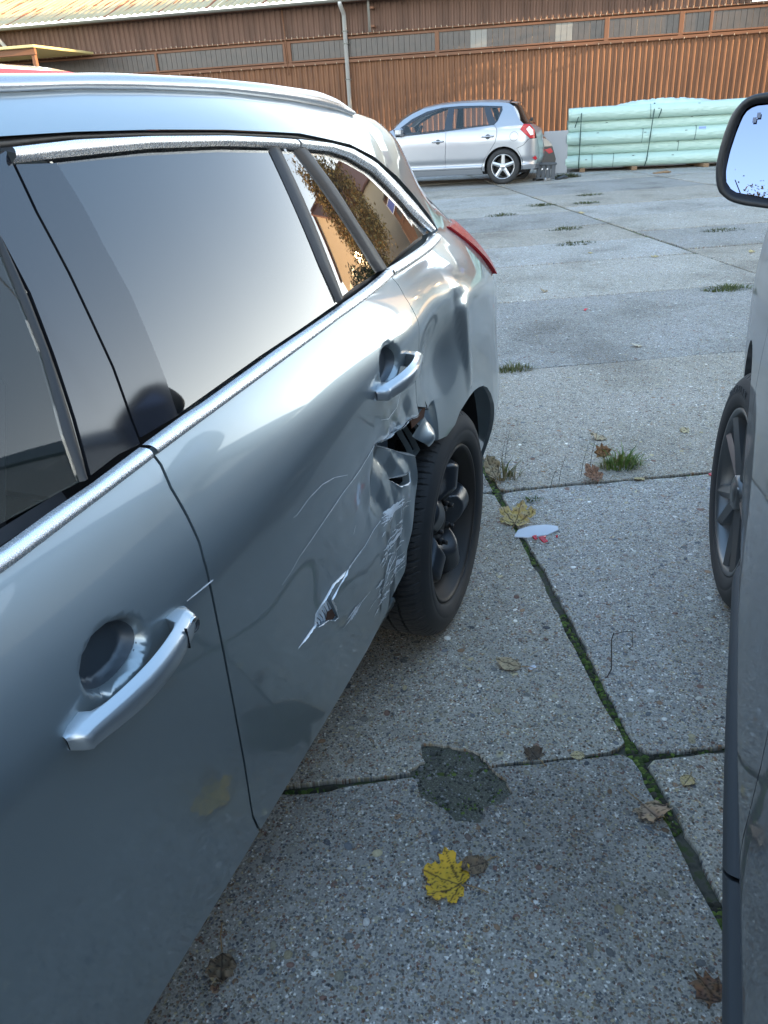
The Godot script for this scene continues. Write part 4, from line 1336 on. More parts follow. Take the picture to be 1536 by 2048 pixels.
# a pull handle: a bar bowed out from the door between two feet
func door_handle(door: Node, line: PackedVector2Array, loose: float, lock: bool, surf: Callable) -> void:
	var a := line[0]
	var b := line[1]
	var st := begin()
	st.set_smooth_group(0)
	var n := 40
	var rows := []
	var across := (b - a).normalized().orthogonal() * -1.0
	if across.y < 0: across = -across
	for i in n + 1:
		var u := float(i) / n
		var p := a.lerp(b, u)
		var end := clampf(minf(u, 1 - u) / 0.05, 0, 1)
		var bow := 0.024 + 0.016 * sin(PI * clampf((u - 0.08) / 0.84, 0, 1)) + loose * 0.012 * u
		var back := bow - lerpf(0.024, 0.014, smoothstep(0.06, 0.24, u) * smoothstep(0.94, 0.76, u))
		if u < 0.14 or u > 0.84: back = -0.006
		var hw := (0.0128 + 0.0040 * sin(PI * u)) * lerpf(0.7, 1.0, end)
		var lift := 0.003 * sin(PI * u)
		var z: float = side(p.x, p.y)
		var ring := []
		for c in [Vector2(-0.9, back), Vector2(-1.0, bow - 0.006), Vector2(-0.80, bow - 0.001), Vector2(0.25, bow), Vector2(0.62, bow - 0.003), Vector2(1.0, bow - 0.012), Vector2(1.0, back + 0.001), Vector2(0.9, back)]:
			var q: Vector2 = p + across * (c.x * hw + lift)
			ring.append(Vector3(q.x, q.y, z + c.y * lerpf(0.15, 1.0, sqrt(end))))
		var soft := []
		for k in 8:
			var v: Vector3 = ring[k]
			soft.append(v.lerp(ring[(k + 7) % 8], minf(0.35, 0.0013 / maxf(0.0001, v.distance_to(ring[(k + 7) % 8])))))
			soft.append(v.lerp(ring[(k + 1) % 8], minf(0.35, 0.0013 / maxf(0.0001, v.distance_to(ring[(k + 1) % 8])))))
		rows.append(soft)
	for i in n:
		for k in 16: quad(st, rows[i][k], rows[i + 1][k], rows[i + 1][(k + 1) % 16], rows[i][(k + 1) % 16])
	for k in range(1, 15):
		for v in [rows[0][0], rows[0][k], rows[0][k + 1]]: st.add_vertex(v)
		for v in [rows[n][0], rows[n][k + 1], rows[n][k]]: st.add_vertex(v)
	var hm := obj("handle", sharp(st), M.estate_handle, door)
	if lock:
		var c := a.lerp(b, 0.915)
		var ring := lathe(PackedVector2Array([Vector2(0.0095, -0.002), Vector2(0.0095, 0.001), Vector2(0.0085, 0.0016), Vector2(0.0075, 0.0005), Vector2(0.0005, 0.0002)]), 24)
		var lk := obj("lock", ring, M.trim_plain, door)
		lk.position = Vector3(c.x, c.y, side(c.x, c.y) + 0.0235)
		var seam := a.lerp(b, 0.80)
		obj("handle_seam", box(Vector3(0.0012, 0.026, 0.003), 0, Vector3(seam.x, seam.y + 0.001, side(seam.x, seam.y) + 0.030)), M.dark_gap, door)

func sharp(st: SurfaceTool) -> ArrayMesh:
	st.index()
	st.generate_normals()
	return st.commit()

func steel_wheel(car: Node3D) -> Node3D:
	var wheel := Node3D.new()
	wheel.name = "wheel"
	car.add_child(wheel, true)
	var R := 0.3215
	tyre(wheel, R, 0.221, 0.215, 62)
	# rim barrel and flange
	var prof := P("0.2225 -0.028 0.2265 -0.016 0.2225 -0.006 0.2165 -0.006 0.2125 -0.014 0.208 -0.030 0.200 -0.040 0.193 -0.060 0.190 -0.085 0.188 -0.15 0.186 -0.20")
	obj("rim", lathe(prof, 72), M.rim_rust, wheel)
	# pressed disc: five broad spokes with rolled edges and open windows between them
	var st := begin()
	st.set_smooth_group(0)
	var nr := 34
	var na := 240
	var V := []
	var keep := []
	for i in nr + 1:
		var r := lerpf(0.030, 0.192, float(i) / nr)
		var row := []
		var krow := []
		for k in na:
			var w := TAU * k / na
			var ph := fposmod(w / (TAU / 5) + 0.5, 1.0) - 0.5      # -0.5 .. 0.5, 0 on a spoke
			var dist := absf(ph) * TAU / 5 * r                       # along the arc, from the spoke's middle
			var half := 0.060 - 0.012 * sin(PI * clampf((r - 0.07) / 0.12, 0, 1))
			var crest := smoothstep(0.055, 0.105, r) * smoothstep(0.205, 0.160, r)
			var z := -0.058 + 0.048 * crest * (1.0 - 0.55 * pow(clampf(dist / half, 0, 1.2), 2)) + 0.010 * smoothstep(0.06, 0.045, r)
			if r > 0.085 and r < 0.178 and dist > half - 0.008: z -= 0.028 * clampf((dist - half + 0.008) / 0.008, 0, 1)
			z -= 0.018 * smoothstep(0.165, 0.192, r)
			row.append(Vector3(cos(w) * r, sin(w) * r, z))
			krow.append(not (r > 0.088 and r < 0.176 and dist > half))
		V.append(row); keep.append(krow)
	for i in nr:
		for k in na:
			var l := (k + 1) % na
			if keep[i][k] and keep[i][l] and keep[i + 1][k] and keep[i + 1][l]:
				quad(st, V[i][k], V[i + 1][k], V[i + 1][l], V[i][l])
	obj("wheel_disc", finish(st), M.steel_rim, wheel)
	for k in 5:
		var w := TAU * (k + 0.5) / 5
		var c := Vector3(cos(w), sin(w), 0) * 0.056
		var bs := begin()
		tube(bs, [c + Vector3(0, 0, -0.054), c + Vector3(0, 0, -0.038)], 0.0105, 6)
		tube(bs, [c + Vector3(0, 0, -0.038), c + Vector3(0, 0, -0.024)], 0.007, 8)
		obj("wheel_bolt", finish(bs, false), M.rim_rust, wheel)
	obj("hub", lathe(P("0.034 -0.10 0.034 -0.046 0.028 -0.042 0.001 -0.042"), 28), M.rim_rust, wheel)
	obj("brake_drum", lathe(P("0.15 -0.20 0.15 -0.115 0.14 -0.108 0.001 -0.108"), 40), M.rim_rust, wheel)
	return wheel

func tyre(wheel: Node3D, R: float, rim_r: float, width: float, blocks: int) -> void:
	var k := R - rim_r
	var prof := PackedVector2Array()
	for v in P("0.0 -0.022 0.06 -0.006 0.14 0.001 0.30 0.0045 0.40 0.0055 0.42 0.0045 0.44 0.0055 0.56 0.004 0.70 -0.001 0.80 -0.007 0.87 -0.014 0.925 -0.021 0.955 -0.026 0.985 -0.036 0.995 -0.050 0.998 -0.058"): prof.append(Vector2(rim_r + k * v.x, v.y))
	for g in [0.068, 0.107, 0.146]:
		for v in [Vector2(0, -g + 0.004), Vector2(-0.007, -g + 0.003), Vector2(-0.007, -g - 0.003), Vector2(0, -g - 0.004)]: prof.append(Vector2(R + v.x, v.y))
	prof.append_array([Vector2(R - 0.001, -width + 0.045), Vector2(R - 0.008, -width + 0.028), Vector2(R - 0.03, -width + 0.008), Vector2(rim_r + k * 0.4, -width), Vector2(rim_r, -width + 0.02)])
	var ripple := func(i: int, w: float) -> float:
		var z := prof[i].y
		if i < 10 or z < -width + 0.02: return 0.0
		var ph := fposmod(w / TAU * blocks + (0.5 if z < -0.1 else 0.0) + z * 9.0, 1.0)
		var deep := 0.006 if i > 11 else 0.0035
		if ph < 0.16: return -deep
		if absf(ph - 0.58) < 0.035: return -deep * 0.5
		return 0.0
	obj("tyre", lathe(prof, blocks * 12, ripple), M.tyre_rubber, wheel)

func damage(car: Node3D, door: Node, fdoor: Node) -> void:
	var d := dented
	# torn skin of the door: the flap below the tear, bent outwards at its top
	# curled bare edges along the tear
	obj("torn_edge", ragged(P("-0.614 0.8082 -0.5939 0.8068 -0.5415 0.7935 -0.5154 0.7879 -0.4828 0.7869 -0.4519 0.7838 -0.4135 0.7792 -0.3871 0.7772 -0.3385 0.7673"), 0.007, 0.010, dented, 1), M.bare_metal, door)
	obj("torn_edge", ragged(P("-0.5555 0.7924 -0.5181 0.7826 -0.4643 0.7423 -0.319 0.6606"), 0.004, 0.005, dented, 2), M.bare_metal, door)
	obj("torn_edge", ragged(P("-0.4594 0.666 -0.366 0.6441 -0.3725 0.6211 -0.4292 0.6353 -0.4594 0.666"), 0.004, 0.005, dented, 3), M.bare_metal, door)
	# inside the hole: door frame channel, beam, and dark depth
	obj("door_cavity", panel(P("-0.70 0.40 -0.70 0.86 -0.27 0.86 -0.20 0.70 -0.30 0.55 -0.36 0.40"), [], func(s, h): return side(s, h) - 0.115, 0.03, 0, 0.0), M.inner_paint, door)
	var ch := func(s: float, h: float) -> float:
		return side(s, h) - 0.078 - 0.018 * absf(sin((s + 0.04 * h) * 62.0))
	obj("door_frame", panel(P("-0.50 0.60 -0.485 0.80 -0.335 0.79 -0.31 0.60"), [], ch, 0.006, 0, 0.0), M.inner_paint, door)
	obj("rusty_flange", panel(P("-0.3294 0.779 -0.2619 0.7573 -0.2698 0.7374 -0.3341 0.733 -0.3452 0.7651"), [], func(s, h): return side(s, h) - 0.020 + 0.10 * (s + 0.30), 0.008, 0, 0.002), M.rust, car)
	var bent_z := func(s: float, h: float) -> float:
		return side(s, h) - 0.016 + 0.030 * dip(s, h, -0.28, 0.69, 0.05, 0.03)
	obj("bent_sheet", panel(P("-0.3266 0.7301 -0.2739 0.7401 -0.2356 0.67 -0.2259 0.6598 -0.2964 0.6771 -0.3537 0.723"), [], bent_z, 0.006, 0, 0.0015), M.estate_paint, car)
	obj("torn_edge", ragged(P("-0.268 0.775 -0.262 0.755 -0.250 0.715 -0.236 0.682 -0.224 0.662"), 0.003, 0.004, dented, 4), M.dark_gap, car)
	obj("torn_edge", ragged(P("-0.262 0.77 -0.257 0.745 -0.243 0.705 -0.228 0.668"), 0.002, 0.004, func(s, h): return dented(s - 0.006, h), 5), M.bare_metal, car)
	# the long gash: split skin with striped foil showing
	obj("gash_foil", panel(P("-0.7569 0.6188 -0.8163 0.6268 -0.8487 0.6183 -0.8862 0.6111 -0.8947 0.5931 -0.9606 0.5935 -0.8827 0.5804 -0.8402 0.5667 -0.8154 0.5483 -0.7968 0.5433 -0.8067 0.5657 -0.8251 0.6007"), [], func(s, h): return recessed(s, h) - 0.006 + 0.0022 * sin(310.0 * s + 120.0 * h), 0.002, 0, 0.0), M.primer, door)
	for k in 9:
		var c := P("-0.8295 0.6004 -0.9187 0.5895")
		var e := P("-0.8132 0.5513 -0.9029 0.5844")
		var u := (k + 0.5) / 9.0
		var top := c[0].lerp(c[1], u)
		var bot := e[0].lerp(e[1], u)
		obj("gash_stripe", mark(PackedVector2Array([top, top.lerp(bot, 0.5) + Vector2(0.003, 0), bot]), Vector3(0.0006, 0.0008, 0.0005), func(s, h): return recessed(s, h) - 0.006, 0.0026), M.dark_gap, door)
	obj("gash_edge", ragged(P("-0.7569 0.6188 -0.8163 0.6268 -0.8487 0.6183 -0.8862 0.6111 -0.8947 0.5931 -0.9606 0.5935"), 0.003, 0.004, dented, 6), M.bare_metal, door)
	obj("gash_edge", ragged(P("-0.7424 0.6166 -0.8251 0.6007 -0.8067 0.5657 -0.7968 0.5433 -0.8154 0.5483 -0.8402 0.5667 -0.8827 0.5804"), 0.002, 0.004, dented, 7), M.bare_metal, door)
	obj("gash_rust", panel(P("-0.8381 0.5826 -0.8182 0.5767 -0.804 0.5516 -0.8177 0.5522 -0.8446 0.5698"), [], func(s, h): return dented(s, h) - 0.002, 0.004, 0, 0.0), M.rust, door)
	# scratches
	for s in [["-0.615 0.8082 -0.6829 0.7894 -0.7726 0.7842 -0.8419 0.7736 -0.9004 0.7635 -0.946 0.7577 -0.9709 0.75 -1.006 0.746", 0.0016, 0.0012, 0.0002], ["-0.5583 0.6189 -0.6018 0.6212 -0.6534 0.6145 -0.7424 0.6166", 0.0012, 0.0009, 0.0022], ["-0.7493 0.8094 -0.8072 0.8309 -0.8553 0.8405 -0.9049 0.8398 -0.9472 0.8329 -0.9585 0.8345", 0.0004, 0.0007, 0.0003], ["-0.4527 0.8576 -0.488 0.8375 -0.5396 0.8335 -0.5885 0.8496", 0.0004, 0.0008, 0.0004], ["-0.8907 0.5883 -0.9226 0.5912 -0.9606 0.5935", 0.0022, 0.0030, 0.0002], ["-0.5788 0.4434 -0.6062 0.4462 -0.6354 0.4468", 0.0003, 0.0007, 0.0003], ["-0.6926 0.6807 -0.6999 0.6751 -0.7072 0.6684", 0.0003, 0.0006, 0.0003], ["-0.6304 0.4935 -0.681 0.4998 -0.7283 0.4995 -0.7758 0.5022", 0.0004, 0.0012, 0.0003]]:
		obj("scratch", mark(P(s[0]), Vector3(s[1], s[2], s[3]), d, 0.0011, 0.35), M.scratch, door)
	obj("scratch", mark(P("-1.175 0.8593 -1.23 0.8636"), Vector3(0.0008, 0.0013, 0.0004), side, 0.0012, 0.4), M.scratch, fdoor)
	for k in 70:
		var u := rng.randf()
		var v := rng.randf()
		var c := Vector2(lerpf(-0.60, -0.385, u), lerpf(0.40, 0.63, v))
		var l := rng.randf_range(0.02, 0.07)
		var dir := Vector2(0.9, -0.32 + 0.4 * rng.randf()).normalized() * l
		if not Geometry2D.is_point_in_polygon(c + dir, P("-0.72 0.36 -0.66 0.62 -0.36 0.60 -0.37 0.40")): continue
		obj("scuff", mark(PackedVector2Array([c, c + dir * 0.5 + Vector2(0, 0.002), c + dir]), Vector3(0.0002, rng.randf_range(0.0005, 0.0034) * (1.0 if k % 5 else 1.8), 0.0003), d, 0.0014, 0.9), M.scratch, door)
	# paint scraped off to the metal in bundles of parallel lines
	for bundle in [["-0.5556 0.621 -0.4122 0.5929", 0.011, 16], ["-0.4979 0.5355 -0.3876 0.5203", 0.012, 9], ["-0.4835 0.427 -0.3727 0.4284", 0.016, 12], ["-0.5374 0.4374 -0.4453 0.4996", 0.014, 9], ["-0.7636 0.5029 -0.6813 0.5024", 0.010, 7]]:
		var l := P(bundle[0])
		var across := (l[1] - l[0]).orthogonal().normalized()
		for k in bundle[2]:
			var o: Vector2 = across * bundle[1] * rng.randf_range(-1, 1)
			var a := l[0].lerp(l[1], rng.randf_range(0.0, 0.35)) + o
			var b := l[0].lerp(l[1], rng.randf_range(0.55, 1.0)) + o * rng.randf_range(0.7, 1.0)
			obj("scuff", mark(PackedVector2Array([a, a.lerp(b, 0.5) + across * rng.randf_range(-0.002, 0.002), b]), Vector3(0.0003, rng.randf_range(0.0008, 0.0036), 0.0003), d, 0.0015, 0.8), M.scratch, door)
	for k in 9:
		var c := Vector2(-0.70 - 0.05 * rng.randf(), 0.502 + rng.randf_range(-0.006, 0.008))
		obj("scuff", mark(PackedVector2Array([c, c + Vector2(0.03, 0.001)]), Vector3(0.0002, rng.randf_range(0.0006, 0.0016), 0.0003), d, 0.0011, 0.6), M.scratch, door)

# a torn edge of sheet metal: a narrow curled strip with a ragged rim
func ragged(line: PackedVector2Array, width: float, lift: float, surf: Callable, seed_: int) -> ArrayMesh:
	var g := RandomNumberGenerator.new()
	g.seed = seed_
	var st := begin()
	st.set_smooth_group(0)
	var n := maxi(12, int(line.size() * 9))
	var l := resample(line, n)
	var rows := []
	var w := 0.6
	for i in n:
		var dd := (l[mini(i + 1, n - 1)] - l[maxi(i - 1, 0)]).normalized()
		var q := Vector2(-dd.y, dd.x)
		w = clampf(w + g.randf_range(-0.35, 0.35), 0.15, 1.2)
		var e := clampf(minf(i, n - 1 - i) / 4.0, 0.1, 1)
		var row := []
		for k in 4:
			var u := k / 3.0
			var p := l[i] + q * width * w * e * (u - 0.5)
			row.append(Vector3(p.x, p.y, surf.call(p.x, p.y) + 0.001 + lift * w * e * u * u * 0.7))
		rows.append(row)
	for i in n - 1:
		for k in 3: quad(st, rows[i][k], rows[i + 1][k], rows[i + 1][k + 1], rows[i][k + 1])
	return finish(st)

# ---- the car on the right, seen along its flank ---------------------------------
var K_suv := Knots.new("0.20 -0.050 0.30 -0.035 0.36 -0.036 0.42 -0.022 0.52 -0.008 0.66 0.0 0.80 0.002 0.92 -0.006 1.02 -0.022 1.10 -0.05 1.14 -0.07 1.40 -0.20 1.56 -0.30 1.64 -0.42")
var K_suv_plan := Knots.new("-1.1 -0.26 -0.95 -0.15 -0.75 -0.07 -0.45 -0.050 -0.2 -0.040 0.05 -0.034 0.4 -0.026 0.9 -0.008 1.3 0.0 2.6 0.0 3.2 -0.04 3.6 -0.14 3.75 -0.30")
func suv_side(s: float, h: float) -> float: return K_suv.at(h) + K_suv_plan.at(s)

func make_suv() -> void:
	# front axle at x = 0; the car points away from the camera
	var t := car_frame() * Transform3D(Basis(Vector3.UP, PI), Vector3(0.35, 0, 0.664))
	var car := thing("grey_suv", "dark grey car on the right with its wing mirror folded out, seen along its flank", "car", t)
	var mid := -0.93
	var pm: Material = M.suv_paint
	var wing := P("0.445 0.40 0.46 0.60 0.40 0.80 0.30 1.06 0.05 1.07 -0.5 1.03 -0.85 0.95 -1.0 0.80 -1.02 0.45 -0.95 0.28 -0.45 0.28")
	obj("front_wing", panel(wing, [arch(0, 0.36, 0.405)], suv_side, 0.015, 0, 0.03), pm, car)
	var fd := PackedVector2Array()
	fd.append_array(P("0.45 0.40 0.465 0.60 0.405 0.80 0.305 1.06 0.9 1.11 1.50 1.125 1.50 0.72 1.475 0.62"))
	fd.append_array(P("1.43 0.50 1.40 0.41 1.36 0.372 1.0 0.362 0.5 0.362"))
	var door := obj("front_door", panel(shrink(fd, 0.0022), [], suv_side, 0.02, 0, 0.02), pm, car)
	var rdp := PackedVector2Array()
	rdp.append_array(P("1.36 0.372 1.40 0.41 1.43 0.50 1.475 0.62 1.50 0.72 1.50 1.125 2.5 1.13 2.55 0.95 2.45 0.72 2.36 0.45 2.30 0.365"))
	var rdoor := obj("rear_door", panel(shrink(rdp, 0.0022), [], suv_side, 0.03, 0, 0.02), pm, car)
	obj("rear_flank", panel(P("2.305 0.365 2.365 0.45 2.455 0.72 2.555 0.95 2.505 1.13 3.3 1.13 3.62 1.0 3.66 0.6 3.6 0.3 3.2 0.28 2.45 0.28"), [arch(2.85, 0.36, 0.40)], suv_side, 0.03, 0, 0.03), pm, car)
	# sill cladding, in two lengths with a slanting joint between
	var sill_z := func(s: float, h: float) -> float: return suv_side(s, h) + 0.018 * smoothstep(0.362, 0.335, h) * smoothstep(0.38, 0.44, s)
	obj("sill_cladding", panel(shrink(P("0.39 0.24 0.40 0.33 0.43 0.36 1.355 0.368 1.30 0.32 1.21 0.24"), 0.0025), [], sill_z, 0.01, 0, 0.05), M.grey_plastic, car)
	obj("sill_cladding", panel(shrink(P("1.212 0.24 1.302 0.32 1.357 0.368 2.3 0.362 2.42 0.30 2.42 0.24"), 0.0025), [], sill_z, 0.015, 0, 0.05), M.grey_plastic, car)
	obj("inner_shell", panel(P("0.45 0.30 0.35 1.03 2.45 1.1 2.3 0.30"), [], func(s, h): return suv_side(s, h) - 0.03, 0.06, 0, 0.0), M.dark_gap, car)
	var glass_z := func(s: float, h: float) -> float: return suv_side(s, h) - 0.01
	obj("window", panel(P("0.55 1.095 1.42 1.125 1.36 1.52 1.05 1.50 0.80 1.34"), [], glass_z, 0.05, 0, 0.004), M.clear_glass, door)
	obj("window", panel(P("1.52 1.13 2.4 1.14 2.35 1.50 1.48 1.525"), [], glass_z, 0.05, 0, 0.004), M.clear_glass, rdoor)
	obj("window", panel(P("2.5 1.14 3.1 1.15 2.95 1.45 2.45 1.50"), [], glass_z, 0.05, 0, 0.004), M.tinted_glass, car)
	obj("roof_rail_panel", panel(P("0.25 1.07 0.55 1.10 0.80 1.345 1.05 1.505 1.36 1.53 2.4 1.505 2.95 1.46 3.12 1.15 3.35 1.13 3.2 1.40 3.05 1.56 2.6 1.61 1.5 1.62 1.1 1.58 0.75 1.40"), [], suv_side, 0.04, 0, 0.02), pm, car)
	obj("pillar_cover", panel(P("1.42 1.12 1.52 1.13 1.48 1.525 1.36 1.525"), [], glass_z, 0.05, 0, 0.01), M.gloss_black, car)
	var far := func(p: String, m: Material, c: String) -> void: obj(c, panel(P(p), [arch(0, 0.36, 0.405), arch(2.85, 0.36, 0.40)], suv_side, 0.08, 0, 0.02, mid), m, car)
	far.call("0.3 1.06 0.05 1.07 -0.5 1.03 -0.85 0.95 -1.0 0.80 -1.02 0.45 -0.95 0.28 3.6 0.3 3.66 0.6 3.62 1.0 3.3 1.13 1.5 1.125", pm, "far_flank")
	far.call("0.3 1.06 1.5 1.125 3.3 1.13 3.05 1.56 1.5 1.62 1.1 1.58 0.75 1.40", M.clear_glass, "far_window")
	obj("bonnet", loft(edge3("0.30 1.06 0.05 1.07 -0.5 1.03 -0.85 0.95 -1.0 0.80", suv_side), mid, Vector3(0, 0.06, 0)), pm, car)
	obj("front_bumper", loft(edge3("-1.0 0.80 -1.02 0.45 -0.95 0.28", suv_side), mid, Vector3(-0.12, 0, 0)), pm, car)
	obj("windscreen", loft(edge3("1.1 1.58 0.75 1.40 0.30 1.07", suv_side), mid, Vector3(-0.2, 0.03, 0)), M.tinted_glass, car)
	obj("roof", loft(edge3("1.1 1.58 1.5 1.62 2.6 1.61 3.05 1.56 3.2 1.40", suv_side), mid, Vector3(0, 0.07, 0)), pm, car)
	obj("tailgate", loft(edge3("3.2 1.40 3.35 1.13 3.62 1.0 3.66 0.6 3.6 0.3", suv_side), mid, Vector3(0.12, 0, 0)), pm, car)
	obj("underbody", box(Vector3(4.2, 0.1, 1.5), 0.02, Vector3(1.4, 0.30, mid)), M.dark_gap, car)
	for k in 4:
		var w := alloy_wheel(car, 0.34, 0.235, 10)
		var z := -0.039 if k % 2 == 0 else 2 * mid + 0.039
		var turn := 0.0 if k % 2 == 0 else PI
		if k == 0: turn += deg_to_rad(8.0)
		w.transform = Transform3D(Basis(Vector3.UP, turn), Vector3(0 if k < 2 else 2.85, 0.34, z))
		arch_liner(car, 0.425, 0.28, Transform3D(Basis(Vector3.UP, 0.0 if k % 2 == 0 else PI), Vector3(0 if k < 2 else 2.85, 0.36, -0.06 if k % 2 == 0 else 2 * mid + 0.06)))
	var letters := "MICHELIN"
	for k in car.get_children():
		if not String(k.name).begins_with("wheel") or k.position.x != 0.0 or k.position.z < -0.5: continue
		for i in letters.length():
			var tm := TextMesh.new()
			tm.text = letters[i]
			tm.font_size = 16
			tm.pixel_size = 0.0017
			tm.depth = 0.002
			var w := PI / 2 - 0.10 - 0.095 * i + 0.75
			var tl := obj("tyre_lettering", tm, M.tyre_letter, k)
			tl.transform = Transform3D(Basis(Vector3.BACK, w - PI / 2), Vector3(cos(w) * 0.292, sin(w) * 0.292, 0.0055))
	# wing mirror: its glass looks back at the camera
	var mi := Node3D.new()
	mi.name = "wing_mirror"
	car.add_child(mi)
	mi.position = Vector3(0.80, 0, 0)
	var out := P("0.0603 1.3503 0.0772 1.3488 0.0868 1.3454 0.0971 1.3376 0.1065 1.3223 0.1120 1.3018 0.1164 1.2774 0.1180 1.2518 0.1145 1.2304 0.1077 1.2166 0.0918 1.2051 0.0725 1.1994 0.0359 1.1938 -0.0360 1.1900 -0.0710 1.1920 -0.0910 1.2050 -0.1010 1.2300 -0.0980 1.2900 -0.0880 1.3300 -0.0710 1.3470 -0.0260 1.3520")
	var inn := P("0.0580 1.3361 0.0753 1.3357 0.0854 1.3317 0.0914 1.3215 0.0967 1.3014 0.1016 1.2741 0.1034 1.2489 0.1005 1.2324 0.0945 1.2228 0.0834 1.2163 0.0380 1.2076 -0.0260 1.2050 -0.0640 1.2080 -0.0800 1.2250 -0.0820 1.2800 -0.0740 1.3150 -0.0560 1.3330 -0.0160 1.3370")
	mirror_housing(mi, out, inn)
	var mid_z: float = inn[3].x - 0.018
	var arm := box(Vector3(0.09, 0.035, 0.10), 0.01, Vector3(-0.05, 1.165, -0.06))
	for k in 2: obj("warning_mark", box(Vector3(0.0006, 0.007, 0.005), 0.0, Vector3(0.0135, 1.315 + 0.006 * k, mid_z - 0.005 * k)), M.mark_grey, mi)
	obj("mirror_arm", arm, M.black_plastic, mi)

func arc(cx: float, cy: float, r: float, a0: float, a1: float) -> PackedVector2Array:
	var o := PackedVector2Array()
	for i in 40:
		var w := lerpf(a0, a1, i / 39.0)
		o.append(Vector2(cx + cos(w) * r, cy + sin(w) * r))
	return o

func mirror_housing(mi: Node3D, out: PackedVector2Array, inn: PackedVector2Array) -> void:
	# outlines are (z, y) as seen from behind; the housing swells forwards (-x)
	var n := 72
	var closed := out.duplicate(); closed.append(out[0])
	var ci := inn.duplicate(); ci.append(inn[0])
	var a := resample(closed, n + 1)
	var b := resample(ci, n + 1)
	var mid := Vector2.ZERO
	for p in inn: mid += p / inn.size()
	var st := begin()
	st.set_smooth_group(0)
	var rings := []
	for k in 8:
		var ring := []
		for i in n:
			var p := a[i]
			match k:
				0: ring.append(Vector3(0.012, lerpf(b[i].y, p.y, 0.02), lerpf(b[i].x, p.x, 0.02)))
				1: ring.append(Vector3(0.026, lerpf(b[i].y, p.y, 0.35), lerpf(b[i].x, p.x, 0.35)))
				2: ring.append(Vector3(0.030, lerpf(b[i].y, p.y, 0.75), lerpf(b[i].x, p.x, 0.75)))
				3: ring.append(Vector3(0.024, p.y, p.x))
				_:
					var u := (k - 3) / 4.0
					var q := p.lerp(mid, 1 - cos(u * PI / 2))
					ring.append(Vector3(0.02 - 0.085 * sin(u * PI / 2), q.y, q.x))
		rings.append(ring)
	for k in 7:
		for i in n: quad(st, rings[k][i], rings[k][(i + 1) % n], rings[k + 1][(i + 1) % n], rings[k + 1][i])
	obj("mirror_housing", finish(st), M.black_plastic, mi)
	st = begin()
	var tri := Geometry2D.triangulate_polygon(inn)
	for k in tri: st.add_vertex(Vector3(inn[k].y * 0.0, inn[k].y - mid.y, inn[k].x - mid.x))
	var m := ArrayMesh.new()
	st.generate_normals()
	var g := obj("mirror_glass", st.commit(), M.mirror_glass, mi)
	g.transform = Transform3D(Basis(Vector3.UP, -0.10) * Basis(Vector3.BACK, 0.118), Vector3(0.010, mid.y, mid.x))

func alloy_wheel(car: Node3D, R: float, rim_r: float, spokes: int) -> Node3D:
	var wheel := Node3D.new()
	wheel.name = "wheel"
	car.add_child(wheel, true)
	tyre(wheel, R, rim_r, 0.22, 64)
	var k := rim_r / 0.221
	var prof := PackedVector2Array()
	for v in P("0.2225 -0.024 0.2275 -0.014 0.2245 -0.003 0.2165 -0.004 0.2115 -0.014 0.206 -0.030 0.200 -0.06 0.196 -0.12 0.19 -0.20"): prof.append(Vector2(v.x * k, v.y))
	obj("rim", lathe(prof, 64), M.alloy if spokes == 5 else M.suv_alloy, wheel)
	var per := 2 if spokes == 10 else 1
	for i in 5:
		for j in per:
			var w := TAU * i / 5 + (0.0 if per == 1 else (j - 0.5) * 0.42)
			var d := Vector2(cos(w), sin(w))
			var q := Vector2(-d.y, d.x)
			var st := begin()
			var root := Vector2(cos(TAU * i / 5), sin(TAU * i / 5)) * 0.035 if per == 2 else d * 0.03
			var h0 := (0.020 if per == 2 else 0.036) * k
			var h1 := (0.016 if per == 2 else 0.030) * k
			var tip := d * 0.212 * k
			var a := [root - q * h0, root + q * h0, tip + q * h1, tip - q * h1]
			var zf := [-0.022, -0.022, -0.010, -0.010]
			var mids := [root, tip]
			var top := []
			var bot := []
			for e in 4:
				top.append(Vector3(a[e].x, a[e].y, zf[e] - 0.006))
				bot.append(Vector3(a[e].x, a[e].y, zf[e] - 0.035))
			var r0 := Vector3(mids[0].x, mids[0].y, -0.016)
			var r1 := Vector3(mids[1].x, mids[1].y, -0.006)
			st.set_smooth_group(-1)
			quad(st, top[0], top[3], r1, r0)
			quad(st, r0, r1, top[2], top[1])
			quad(st, bot[0], bot[3], top[3], top[0])
			quad(st, top[1], top[2], bot[2], bot[1])
			obj("spoke", finish(st, false), M.alloy if spokes == 5 else M.suv_alloy, wheel)
	obj("hub_cap", lathe(P("0.052 -0.05 0.050 -0.012 0.040 -0.006 0.030 -0.008 0.028 -0.004 0.001 -0.003"), 30), M.alloy if spokes == 5 else M.suv_alloy, wheel)
	for i in 5:
		var w := TAU * (i + 0.5) / 5
		obj("wheel_bolt", tube_mesh([Vector3(cos(w), sin(w), 0) * 0.042 + Vector3(0, 0, -0.02), Vector3(cos(w), sin(w), 0) * 0.042 + Vector3(0, 0, -0.008)], 0.008, 6), M.dark_alloy, wheel)
	obj("brake_disc", lathe(P("0.15 -0.11 0.15 -0.10 0.05 -0.10 0.001 -0.10"), 36), M.rim_rust, wheel)
	return wheel

